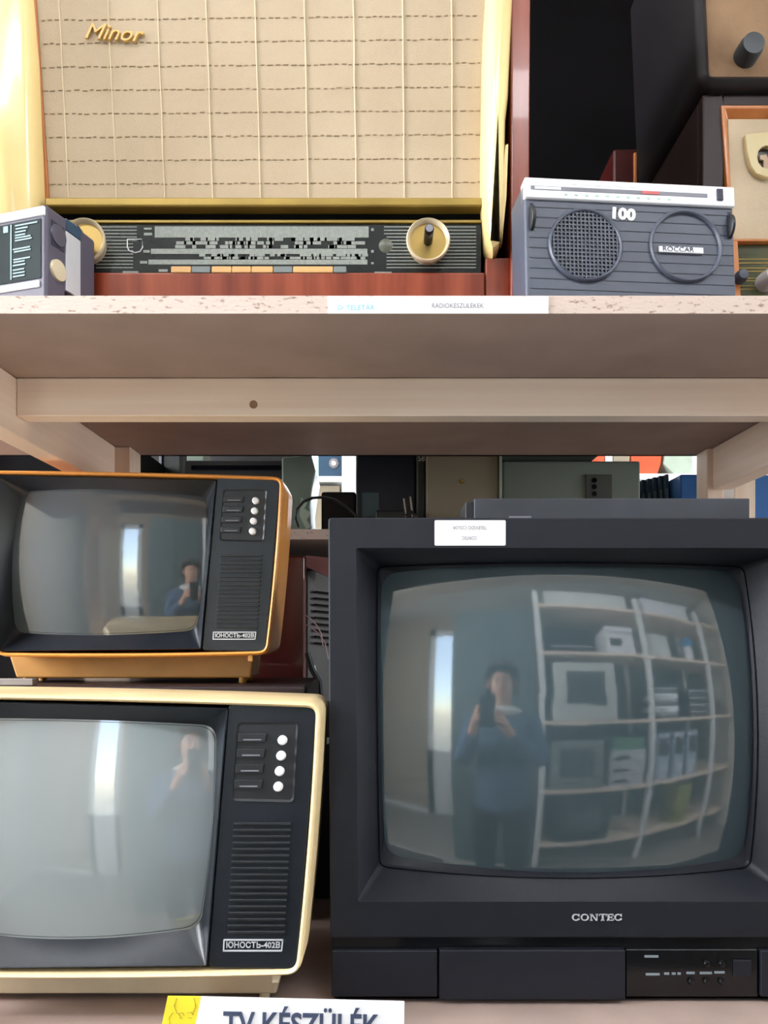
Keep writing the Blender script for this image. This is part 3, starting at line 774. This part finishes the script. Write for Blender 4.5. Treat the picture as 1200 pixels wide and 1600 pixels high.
MB().box(X(292,1.40),X(318,1.40),1.40,1.46,Z(719,1.33),Z(702,1.40)).build('carton',palegreen,t,.001)
# green-grey curved shell
b=MB(); D=1.30
prof=[(440,714),(468,712),(486,708),(493,735),(488,762),(484,790),(486,833),(440,833)]
t=thing('monitor_shell','green-grey curved plastic monitor shell at the edge of the bright window gap','monitor',(X(465,D),D+.1,rz))
b.loft([[(X(a,D),D,max(rz,Z(c,D))) for a,c in prof],[(X(a,D)-.004,D+.14,max(rz,Z(c,D))) for a,c in prof],[(X(a-6,D)-.02,D+.2,max(rz,Z(c+6,D))) for a,c in prof]],True,True)
b.build('case',mat('green_grey_plastic',(112,126,116),.4,var=.1,scale=18),t,.004)
MB().box(-.72,.60,1.702,1.708,0,rz-.017).build('back_panel',backblack,rr)  # panel added to shut out rear light and darken the lower bay
t=thing('gap_filler','black crate added to darken the narrow gap between the cream and the large television','filler',(-.075,1.08,lz))  # black box put in so the gap between the sets renders dark
MB().box(-.092,-.035,1.02,1.16,lz,Z(1110,1.02)).build('case',mat('deep_black_plastic',(24,24,26),.6,var=.1),t,.003)
# far white shelf unit with speaker box
FD=2.55
fr=thing('white_shelf_unit','bright white shelf unit at the far side of the room, seen through the gap','shelf',(.3,FD+.2,0))
for px0,px1,y0,y1 in ((534,556,600,1500),(1128,1146,600,1500)):
    MB().box(X(px0,FD),X(px1,FD),FD,FD+.35,0,Z(590,FD)).build('upright',white_brd,fr,.002)
zsa=Z(743,FD)
MB().box(X(440,FD),X(534,FD),FD+.01,FD+.35,zsa-.018,zsa).build('shelf_board',white_brd,fr)
zsb=Z(739,FD)
MB().box(X(556,FD),X(1128,FD),FD+.01,FD+.35,zsb-.018,zsb).build('shelf_board',white_brd,fr)
zsc=Z(826,FD)
MB().box(X(556,FD),X(1300,FD),FD+.01,FD+.35,zsc-.018,zsc).build('shelf_board',white_brd,fr)
MB().box(X(440,FD),X(534,FD),FD+.01,FD+.35,zsc-.018,zsc).build('shelf_board',white_brd,fr)
MB().box(X(430,FD),X(440,FD),FD,FD+.35,0,Z(590,FD)).build('upright',white_brd,fr,.002)
MB().box(X(1146,FD),X(1300,FD),FD+.01,FD+.35,zsb-.018,zsb).build('shelf_board',white_brd,fr)
t=thing('loudspeaker','small teal-blue loudspeaker with round silver cone on the far white shelf','speaker',(X(515,FD),FD+.1,zsa))
MB().box(X(496,FD),X(533,FD),FD+.02,FD+.2,zsa,Z(668,FD)).build('case',tealbox,t,.004)
c=(X(521,FD),FD+.02,Z(722,FD))
MB().lathe(c,[(.017,.001),(.017,-.004),(.013,-.004),(.011,-.001),(0,-.001)],'y',28).build('cone_ring',chrome,t)
MB().lathe(c,[(.008,0),(.008,-.004),(.0,-.006)],'y',20).build('cone',knob_w,t)
t=thing('carton','beige carton below the teal loudspeaker on the far white unit','box',(X(500,FD),FD+.1,zsc))
MB().box(X(470,FD),X(530,FD),FD+.03,FD+.3,zsc,Z(756,FD)).build('case',greybeige,t,.003)
t=back_box('amplifier','low black box with a cable looped over it, left of the large television','box',502,768,556,1.34,.2,mat('brown_black_case',(36,32,30),.6))
# cable loop
t=thing('cable','black cable looping between the orange and the large television','cable',P(470,828,1.28))
pts=[(466,824),(462,812),(464,796),(474,784),(488,778),(504,777),(522,781),(540,791),(554,803),(562,818),(570,830)]
MB().tube([P(a,c,1.275) for a,c in pts],.0024,8).build('cord',cable_m,t,smooth=60)
t=thing('torn_wrapping','crumpled clear plastic scrap beside the cable loop','wrapping',P(480,826,1.29))
b=MB(); pp=[(470,778),(479,786),(474,794),(484,802),(478,812),(486,824),(478,826),(468,806)]
b.loft([[P(a,c,1.285) for a,c in pp],[P(a+2,c,1.292) for a,c in pp]],True,True); b.build('film',palegreen,t)
t=back_box('equipment_case','tall navy-black case standing behind the left part of the large television','box',556,690,650,1.32,.3,navy)
MB().box(X(566,1.32),X(592,1.32),1.3185,1.3205,Z(808,1.32),Z(770,1.32)).build('reflection_patch',mat('dull_teal_reflection',(66,86,90),.5),t)  # dim teal reflection painted as a flat patch on the case
t=back_box('equipment_case','slim dark cabinet edge bearing the white numerals 58','box',651,700,665,1.30,.3,mat('dark_olive_case',(44,46,42),.5))
text(t,'lettering','58',X(658.5,1.30),1.2985,Z(717,1.30),.0135,white_pt,.9,.0002)
# plug with two pins standing on the television top
t=thing('mains_plug','black mains plug with two steel pins lying behind the television top rim','plug',P(640,818,1.27))
MB().box(X(586,1.27),X(634,1.27),1.265,1.30,rz,Z(797,1.27)).build('plug_body',cable_m,t,.004)
for a,c in ((631,779),(641,776)):
    MB().tube([P(a+4,808,1.268),P(a+3,800,1.268),P(a,c,1.268)],.0019,8).build('pin',metalpin,t)
MB().tube([P(634,806,1.268),P(642,799,1.266),P(650,806,1.266),P(652,826,1.268)],.003,8).build('cable_end',cable_m,t)
t=back_box('monitor','taupe monitor case seen from behind, left of the green-grey one','monitor',666,690,780,1.29,.35,greybeige,taper=.03)
MB().lathe((X(722,1.29),1.29,Z(752,1.29)),[(0,-.002),(.003,-.002),(.004,0)],'y',14).build('screw',gold_t,t)
MB().box(X(780,1.29),X(784,1.29),1.286,1.30,rz,Z(690,1.29)).build('pale_edge',palegreen,t)
t=back_box('monitor','green-grey monitor case with dark socket panel, behind the large television','monitor',786,720,1001,1.29,.30,greengrey,taper=.02)
sp=MB().box(X(915,1.29),X(956,1.29),1.287,1.291,Z(790,1.29),Z(742,1.29)).build('socket_panel',mat('dark_socket_panel',(62,64,60),.6),t,.001)
for y in (751,761,772):
    MB().lathe((X(928,1.29),1.287,Z(y,1.29)),[(0,-.0006),(.004,-.0006),(.0045,.0003)],'y',16).build('socket',gloss_blk,sp)
t=thing('flat_board','dark green-grey board lying on the green-grey monitor','box',P(870,720,1.31))
MB().prism([(X(784,1.30),Z(719,1.29)+.0005),(X(784,1.30),Z(690,1.30)),(X(960,1.30),Z(690,1.30)),(X(925,1.30),Z(719,1.29)+.0005)],1.30,1.36).build('board',mat('dark_green_board',(62,68,62),.6),t,.002)
# far shelf goods, right
def far(name,label,cat,px0,py0,px1,m,z=zsb,dep=.2,dy=.03,pts=None):
    t=thing(name,label,cat,(X((px0+px1)/2,FD),FD+dy+dep/2,z))
    if pts: MB().prism([(X(a,FD),max(z,Z(c,FD))) for a,c in pts],FD+dy,FD+dy+dep).build('case',m,t,.004)
    else: MB().box(X(px0,FD),X(px1,FD),FD+dy,FD+dy+dep,z,Z(py0,FD)).build('case',m,t,.004)
    return t
far('carton','orange-red carton on the far white shelf, left of the white one','box',905,690,949,orangered)
far('carton','narrow white carton between two orange-red ones on the far shelf','box',950,690,962,white_brd)
far('carton','brown carton on the far white shelf','box',963,700,989,greybeige)
far('cloth_bag','large orange-red bag with slanted side on the far white shelf','bag',990,690,1040,orangered,pts=[(990,690),(1042,690),(1038,722),(1032,739),(992,739)])
far('monitor','pale green-grey angular set on the far white shelf, right of the orange-red bag','monitor',1042,690,1088,palegreen,pts=[(1046,690),(1084,690),(1088,700),(1088,739),(1060,739),(1042,722)])
# blue binders row in the rear rack
proto=None
for i in range(9):
    if proto is None:
        proto=thing('binder','x','binder',(0,0,0),'blue-grey binders in the row beside the rear post')
        proto.location=(0,0,0)
        MB().box(0,.012,0,.13,0,.105).build('cover',mat('blue_grey_binder',(60,88,112),.5,var=.08),proto,.0015)
        MB().box(.002,.010,-.001,.002,.02,.08).build('spine_label',mat('pale_binder_label',(120,140,150),.5),proto)
        o=proto
    else: o=copy_tree(proto)
    o.location=(X(1003+i*5.6,1.30)+.0,1.42-i*.012,rz)
    o.scale=(.5,1,1.0)
    o['label']='thin blue-grey binder in the receding row between the green-grey monitor and blue box'
for ch in [k for k in bpy.data.objects if k.parent==proto]: pass
back_box('storage_box','blue plastic box at the end of the binder row, left of the rear right post','box',1063,741,1092,1.28,.1,bluebox,bev=.003)
back_box('storage_box','blue plastic box at the right frame edge, behind the flat player','box',1173,742,1230,1.28,.2,bluebox,bev=.003)

back_box('television','made-up black television darkening the gap behind the rear pine post at the far left','television',-20,696,216,1.29,.35,backblack)  # made-up black set, placed to cover the bright wall at the left
t=back_box('dark_backdrop','black chest added for darkness behind the orange television, on the rear lower shelf','backdrop',-40,850,372,1.28,.35,backblack,z=lz)  # black box added as dark fill behind and under the orange set
# things on the lower shelf of the rear rack
t=thing('console_radio','tall red-brown polished radio cabinet between the orange and the large television','radio',(X(440,1.27),1.4,lz))
MB().box(X(380,1.27),X(476,1.27),1.27,1.6,lz,Z(868,1.27)).build('cabinet',redbrown,t,.004)
MB().box(X(474,1.27),X(477,1.27),1.266,1.272,lz,Z(905,1.27)).build('edge_strip',mat('dull_metal_strip',(120,90,88),.4),t)
t=thing('television','dark television back with slotted vents and loose wires beside the red-brown cabinet','television',(X(520,1.36),1.45,lz))
b=MB(); b.loft([[(X(478,1.30),1.30,Z(888,1.30)),(X(640,1.42),1.42,Z(905,1.42)),(X(640,1.42),1.42,lz),(X(478,1.30),1.30,lz)],[(X(478,1.30),1.62,Z(888,1.30)),(X(640,1.42),1.62,Z(905,1.42)),(X(640,1.42),1.62,lz),(X(478,1.30),1.62,lz)]],True,True)
b.build('cabinet',mat('dark_plum_plastic',(34,28,30),.5,var=.1),t,.004)
b=MB()
for i in range(9):
    y=925+i*10; b.tube([P(492,y,1.304),P(530,y+4,1.33)],.0022,6)
b.build('vent_slats',gloss_blk,t)
MB().prism([(X(478,1.295),Z(868,1.295)),(X(520,1.295),Z(872,1.295)),(X(520,1.295),Z(905,1.295)),(X(478,1.295),Z(886,1.295))],1.293,1.3).build('lit_side',mat('lit_rose_plastic',(140,96,96),.5),t,.001)  # pinkish piece, its colour stands for light on the side of the set
t=thing('wire','pair of thin pinkish wires drooping in the gap beside the large television','wire',P(490,1000,1.24))
for pts in (((474,960),(484,966),(494,976),(502,990),(505,1010)),((474,975),(486,980),(498,990),(508,1005),(513,1030))):
    MB().tube([P(a,c,1.268) for a,c in pts],.0012,6).build('strand',pinkcable,t,smooth=60)
t=thing('cable','thick black cable hanging down between the two televisions into shadow','cable',P(495,1100,1.15))
MB().tube([P(a,c,1.15) for a,c in ((480,1020),(487,1045),(498,1065),(502,1100),(497,1150),(503,1200),(508,1260))],.0045,8).build('cord',cable_m,t,smooth=60)
t=thing('cable','thin pale green cable and connector in the gap right of the cream set','cable',P(496,1100,1.18))
MB().tube([P(a,c,1.19) for a,c in ((490,1040),(496,1070),(492,1090),(500,1120),(506,1160))],.003,8).build('cord',palegreen,t,smooth=60)
MB().lathe(P(509,1158,.98),[(0,-.004),(.006,-.003),(.006,.004),(0,.005)],'z',14).build('connector',palegreen,t)

# ---------------------------------------------------------------- facing rack behind the camera (reflected in the screens)
OY=-.74
orr=thing('storage_rack','tall white shelving rack facing the televisions, seen mirrored in the large screen','shelf',(1.3,OY-.2,0))
for xa in (.30,1.28,2.16):
    MB().box(xa,xa+.045,OY-.045,OY,0,2.45).build('post',framem,orr,.002)
    MB().box(xa,xa+.045,OY-.5,OY-.455,0,2.45).build('post',framem,orr,.002)
osz=[.28,H-.67,H-.12,H+.43,H+.86]
for z in osz: MB().box(.30,2.55,OY-.5,OY+.003,z-.025,z).build('shelf_board',pine,orr,.001)
MB().box(.30,2.55,OY-.51,OY-.502,0,2.45).build('back_panel',mat('teal_grey_panel',(92,108,110),.8),orr)
def fbox(name,label,cat,x0,x1,z,h,m,dep=.3,dy=.03,bev=.006,group=None,extra=None):
    t=thing(name,label,cat,((x0+x1)/2,OY-dy-dep/2,z),group)
    MB().box(x0,x1,OY-dy-dep,OY-dy,z,z+h).build('case',m,t,bev)
    if extra: extra(t,x0,x1,z,h,OY-dy)
    return t
def tvface(t,x0,x1,z,h,y):
    w=x1-x0; o=qring([(x0+w*.14,z+h*.88),(x1-w*.14,z+h*.88),(x1-w*.14,z+h*.22),(x0+w*.14,z+h*.22)],.02)
    b=MB(); cx_=(x0+x1)/2; cz_=z+h*.55
    b.loft([[Vector((cx_+(p.x-cx_)*s,y+.012-.02*s*s+.003,cz_+(p.y-cz_)*s)) for p in o] for s in (1,.8,.55,.3,.1)],False,True)
    b.build('screen',crt_orange,t,smooth=80)
def lines(t,x0,x1,z,h,y):
    MB().box(x0+.01,x1-.01,y,y+.003,z+h*.72,z+h*.84).build('front_strip',silver_pt,t)
    MB().box(x0+.03,x0+(x1-x0)*.5,y,y+.003,z+h*.3,z+h*.55).build('display',gloss_blk,t)
ltgrey=mat('light_grey_plastic',(205,208,206),.4,var=.03)
fbox('monitor','large white framed monitor on the facing rack, mirrored in the screen','monitor',.42,.96,osz[2],.47,ltgrey,.4,.02,.02,None,tvface)
fbox('television','grey television low on the facing rack','television',.38,.84,osz[1]-.0,.40,mat('mid_grey_plastic',(130,136,134),.45),.4,.02,.02,None,tvface)
fbox('video_player','dark player on the upper board of the facing rack','player',.42,.78,osz[3],.07,black_pl,.3,.03,.004,None,lines)
fbox('equipment_case','white upright case on the upper board of the facing rack','box',.92,1.20,osz[3],.26,white_pl,.3,.03,.01,None,lines)
fbox('equipment_case','green case low on the facing rack beside the grey television','box',.92,1.22,osz[1]+.30,.10,mat('green_plastic',(90,140,110),.5),.3,.03,.004)
for i,(h0,m,l) in enumerate(((0,silver_pt,'bottom silver deck in the stack under the green case on the facing rack'),(.10,ltgrey,'middle light grey deck in the stack under the green case on the facing rack'),(.20,silver_pt,'top silver deck directly under the green case on the facing rack'))):
    fbox('tape_deck',l,'tape deck',.90,1.24,osz[1]+h0,.098,m,.3,.03,.004,'decks under the green case',lines)
for i in range(5):
    fbox('video_player',('lowest','second lowest','middle','second highest','highest')[i]+' player in the left stack on the right bay of the facing rack','player',1.36,1.64,osz[2]+i*.056,.055,(slate_pl,silver_pt)[i%2],.3,.03,.004,'players in the left stack',lines)
for i in range(4):
    fbox('video_player',('lowest','second lowest','second highest','highest')[i]+' black player in the right stack on the right bay of the facing rack','player',1.80,2.10,osz[2]+i*.066,.064,(black_pl,greyradio)[i%2],.3,.03,.004,'players in the right stack',lines)
for i in range(3):
    x0=1.37+i*.20
    t=thing('computer_tower',('left','middle','right')[i]+' silver-blue computer tower of the three on the facing rack','computer',(x0+.07,OY-.2,osz[1]),'computer towers on the facing rack')
    MB().box(x0,x0+.15,OY-.42,OY-.03,osz[1],osz[1]+.42).build('case',mat('silver_blue_plastic',(165,178,196),.35,var=.04),t,.008)
    MB().box(x0+.02,x0+.13,OY-.031,OY-.026,osz[1]+.22,osz[1]+.38).build('drive_bay',navy,t,.002)
    b=MB()
    for k_ in range(4): b.box(x0+.03,x0+.12,OY-.031,OY-.024,osz[1]+.03+k_*.03,osz[1]+.042+k_*.03)
    b.build('vent_strips',white_pl,t)
t=thing('jar','white container with a blue bag over its top on the facing rack','jar',(1.98,OY-.12,osz[3]))
MB().lathe((1.98,OY-.12,osz[3]),[(.05,0),(.055,.01),(.055,.17),(.05,.18)],'z').build('body',white_pl,t)
MB().lathe((1.98,OY-.12,osz[3]+.165),[(.056,0),(.08,.02),(.085,.05),(.06,.08),(.02,.09)],'z').build('bag',mat('sky_blue_bag',(70,140,190),.4),t,smooth=60)
fbox('carton','pale carton on the upper board of the right bay of the facing rack','box',1.36,1.62,osz[3],.22,ltgrey)
fbox('carton','long white carton on the top board of the facing rack','box',1.40,2.05,osz[4],.18,white_pl)
fbox('carton','long pale carton on the top board of the left bay of the facing rack','box',.40,1.20,osz[4],.16,ltgrey)
fbox('carton','yellow-green carton on the lowest board of the facing rack','box',1.70,1.90,osz[0],.40,mat('olive_carton',(150,150,80),.7))
fbox('television','dark television on the lowest board of the facing rack','television',.45,.95,osz[0],.42,black_pl,.4,.02,.02,None,tvface)
# tall cabinet left of the facing rack
t=thing('tall_cabinet','tall grey-green cabinet behind the photographer, mirrored in the large screen','cabinet',(0,OY-.28,0))
MB().box(-.40,.285,OY-.5,OY-.06,.0,2.3).build('body',tealcab,t,.004)
MB().box(-.395,-.06,OY-.06,OY-.042,.05,2.28).build('door',tealcab,t,.003)
MB().box(-.05,.28,OY-.06,OY-.042,.05,2.28).build('door',tealcab,t,.003)

# ---------------------------------------------------------------- the photographer
def skin_obj(name, verts, edges, radii, m, parent, root=0, sub=2):
    me=bpy.data.meshes.new(name); me.from_pydata([tuple(Vector(v)-parent.location) for v in verts],edges,[])
    me.materials.append(m)
    o=bpy.data.objects.new(name,me); COL.objects.link(o); o.parent=parent
    md=o.modifiers.new('skin','SKIN'); md.use_smooth_shade=True
    if not me.skin_vertices:
        me.attributes  # ensure
    bpy.context.view_layer.update()
    sv=me.skin_vertices[0].data if me.skin_vertices else None
    if sv is None:
        bm=bmesh.new(); bm.from_mesh(me); bm.verts.layers.skin.verify(); bm.to_mesh(me); bm.free(); sv=me.skin_vertices[0].data
    for i,r in enumerate(radii): sv[i].radius=(r,r) if not isinstance(r,tuple) else r; sv[i].use_root=(i==root)
    s=o.modifiers.new('sub','SUBSURF'); s.levels=sub; s.render_levels=sub
    return o
PY=-.36; px_=.045
person=thing('person','person in a denim jacket with white fleece collar holding up a phone, mirrored in screens','person',(px_,PY,0))
S=Vector
V_=[]; E_=[]; R_=[]
def pt(v,r,link=None):
    V_.append(Vector(v)); R_.append(r); i=len(V_)-1
    if link is not None: E_.append((link,i))
    return i
pel=pt((px_,PY,.86),(.13,.10))
wai=pt((px_,PY,1.02),(.115,.085),pel); che=pt((px_,PY,1.20),(.14,.10),wai); up=pt((px_,PY-.005,1.33),(.11,.075),che)
nk=pt((px_,PY,1.40),.052,up); nk2=pt((px_,PY+.01,1.445),.05,nk)
h1=pt((px_+.0,PY+.03,1.50),(.062,.068),nk2); h2=pt((px_,PY+.025,1.57),(.074,.088),h1); h3=pt((px_,PY+.015,1.635),(.055,.066),h2)
PH=Vector((0,-.022,H))      # phone centre
def hand(wrist, tipdir, side, last):
    palm=pt(Vector(wrist)+Vector(tipdir)*.045,(.026,.014),last)
    return palm
def leg(s):
    a=pt((px_+s*.095,PY,.80),.088,pel); b_=pt((px_+s*.10,PY+.01,.47),.055,a); c=pt((px_+s*.10,PY-.01,.10),.038,b_); d=pt((px_+s*.105,PY+.10,.045),.034,c)
    e=pt((px_+s*.11,PY+.15,.035),.026,d)
leg(-1); leg(1)
def arm(s, elbow, wrist, handpts):
    a=pt((px_+s*.165,PY-.005,1.325),.055,up); b_=pt(elbow,.038,a); c=pt(wrist,.025,b_)
    palm=pt(handpts['palm'],.026,c)
    for f in handpts['fingers']:
        l=palm
        for q,r in f: l=pt(q,r,l)
    return b_,c
eL=(px_-.225,PY+.07,1.10); wL=(-.075,-.095,H-.14)
fl=[]
for i in range(4):
    z=H-.040-i*.018
    fl.append([((-.050,-.052,z),.009),((-.050,-.032,z+.002),.008),((-.034,-.010,z+.002),.0075)])
fl.append([((-.030,-.062,H-.09),.011),((-.014,-.045,H-.06),.009)])
arm(-1,eL,wL,{'palm':(-.056,-.070,H-.085),'fingers':fl})
eR=(px_+.215,PY+.07,1.10); wR=(.085,-.105,H-.15)
fr_=[]
for i in range(4):
    z=H-.055-i*.016
    fr_.append([((.050,-.057,z),.009),((.050,-.034,z+.002),.008),((.034,-.010,z+.001),.0072)])
fr_.append([((.030,-.062,H-.10),.011),((.012,-.045,H-.07),.009)])
arm(1,eR,wR,{'palm':(.056,-.075,H-.095),'fingers':fr_})
body=skin_obj('body',V_,E_,R_,skin,person)
# face features
def blob(c,r,m,name,par): 
    b=MB(); N=16; rings=[]
    for i in range(1,10):
        a=PI*i/10; rings.append([Vector((c[0]+r[0]*math.sin(a)*math.cos(2*PI*k/N),c[1]+r[1]*math.sin(a)*math.sin(2*PI*k/N),c[2]+r[2]*math.cos(a))) for k in range(N)])
    b.loft(rings,True,True); return b.build(name,m,par,smooth=80)
fyy=PY+.112
blob((px_,fyy-.002,1.545),(.011,.016,.022),skin,'nose',body)
for s in (-1,1):
    blob((px_+s*.031,fyy-.016,1.566),(.013,.010,.007),white_pl,'eye',body); blob((px_+s*.031,fyy-.008,1.566),(.006,.004,.006),ink,'iris',body)
    blob((px_+s*.031,fyy-.010,1.584),(.018,.006,.003),hairm,'eyebrow',body)
    blob((px_+s*.080,PY+.02,1.56),(.010,.016,.028),skin,'ear',body)
blob((px_,fyy-.012,1.508),(.022,.008,.006),mat('lip',(176,104,96),.5),'mouth',body)
# hair
b=MB(); N=20; rings=[]
for i in range(0,11):
    ring=[]
    for k in range(N):
        ph_=2*PI*k/N; fr=max(0,math.sin(ph_)); amax=.66-.32*fr**.5 if fr>0 else .70
        a=PI*(.02+(amax-.02)*i/10); q=1+.05*(i/10)
        ring.append(Vector((px_+.100*q*math.sin(a)*math.cos(ph_),PY+.012+(.112 if math.sin(ph_)>0 else .100)*math.sin(a)*math.sin(ph_),1.605+.105*math.cos(a)-(.05*(i/10)**2 if fr<.3 else 0))))
    rings.append(ring)
b.loft(rings,True,False); hr=b.build('hair',hairm,person,smooth=80)
# jacket
JV=[(px_,PY,.68),(px_,PY,1.04),(px_,PY,1.20),(px_,PY-.005,1.335),(px_-.17,PY-.005,1.32),eL,(-.078,-.106,H-.150),(px_+.17,PY-.005,1.32),eR,(.088,-.116,H-.160),(px_,PY,1.39)]
JE=[(0,1),(1,2),(2,3),(3,4),(4,5),(5,6),(3,7),(7,8),(8,9),(3,10)]
JR=[(.195,.15),(.15,.115),(.17,.125),(.135,.10),.078,.062,.045,.078,.062,.045,.07]
jk=skin_obj('jacket',JV,JE,JR,denim,person)
b=MB()
N=24; b.loft([[Vector((px_+math.cos(2*PI*k/N)*r,PY+.012+math.sin(2*PI*k/N)*r*.85,z)) for k in range(N)] for r,z in ((.105,1.375),(.115,1.40),(.085,1.425),(.066,1.43),(.066,1.41))])
b.build('collar',fleece,jk,smooth=80)
for bx,bz in ((-.03,1.27),(.07,1.27),(-.03,1.15)): MB().lathe((px_+bx,PY+.125,bz),[(0,.004),(.008,.003),(.009,0)],'y',14).build('jacket_button',chrome,jk)
TV_=[(px_,PY,.88),(px_-.1,PY,.78),(px_-.10,PY+.01,.47),(px_-.10,PY-.01,.11),(px_+.1,PY,.78),(px_+.10,PY+.01,.47),(px_+.10,PY-.01,.11)]
skin_obj('trousers',TV_,[(0,1),(1,2),(2,3),(0,4),(4,5),(5,6)],[(.155,.115),.108,.078,.062,.108,.078,.062],trouser,person)
for s in (-1,1): blob((px_+s*.105,PY+.07,.045),(.048,.13,.045),black_pl,'shoe',person)
ph=thing('mobile_phone','dark mobile phone held up in both hands, mirrored in the large screen','phone',(0,-.026,H-.01))
MB().box(-.037,.037,-.030,-.0215,H-.132,H+.022).build('case',gloss_blk,ph,.003)
MB().box(-.034,.034,-.0312,-.030,H-.128,H+.018).build('display',mat('phone_glass',(40,50,60),.1),ph)
MB().lathe((-.0,-.0215,H+.0),[(0,.0015),(.006,.0015),(.0065,0)],'y',20).build('lens',chrome,ph)

# ---------------------------------------------------------------- light
def area(name,loc,rot,sx,sy,power,col):
    l=bpy.data.lights.new(name,'AREA'); l.shape='RECTANGLE'; l.size=sx; l.size_y=sy; l.energy=power; l.color=col
    o=bpy.data.objects.new(name,l); COL.objects.link(o); o.location=loc; o.rotation_euler=rot; return o
area('window_daylight_left',(RX0+.02,(WL[0]+WL[1])/2,(WL[2]+WL[3])/2),(0,-PI/2,0),WL[3]-WL[2],WL[1]-WL[0],85,(.97,.98,1))
area('window_daylight_right',(RX1-.02,(WR[0]+WR[1])/2,(WR[2]+WR[3])/2),(0,PI/2,0),WR[3]-WR[2],WR[1]-WR[0],34,(.88,.94,1))
area('window_daylight_rear',((WB[0]+WB[1])/2,RY1-.02,(WB[2]+WB[3])/2),(-PI/2,0,0),WB[1]-WB[0],WB[3]-WB[2],45,(.92,.97,1))
# ceiling lamps
for i,(x,y,l) in enumerate(((-.75,-.3,'ceiling lamp over the left of the aisle'),(.8,-.3,'ceiling lamp over the right of the aisle'),(.6,2.2,'ceiling lamp over the far side of the room'))):
    t=thing('ceiling_lamp','long white fluorescent '+l,'lamp',(x,y,RZ),'ceiling lamps')
    MB().box(x-.6,x+.6,y-.09,y+.09,RZ-.05,RZ-.002).build('housing',framem,t,.004)
    MB().box(x-.57,x+.57,y-.07,y+.07,RZ-.062,RZ-.05).build('diffuser',MATS.setdefault('diff',emat('lamp_diffuser',(247,250,255),15.0)),t,.004)
w=bpy.data.worlds.new('world'); bpy.context.scene.world=w; w.use_nodes=True
nt=w.node_tree; bg=nt.nodes['Background']
sky=nt.nodes.new('ShaderNodeTexSky'); sky.sky_type='NISHITA'; sky.sun_elevation=math.radians(35); sky.sun_rotation=math.radians(140); sky.sun_disc=False
mx=nt.nodes.new('ShaderNodeMix'); mx.data_type='RGBA'; mx.inputs[0].default_value=.7
nt.links.new(sky.outputs['Color'],mx.inputs[6]); mx.inputs[7].default_value=(.9,.95,1,1)
nt.links.new(mx.outputs[2],bg.inputs['Color']); bg.inputs['Strength'].default_value=2.2
sc=bpy.context.scene
sc.view_settings.view_transform='Standard'; sc.view_settings.look='None'; sc.view_settings.gamma=1; sc.view_settings.use_curve_mapping=False
sc.view_settings.exposure=.55
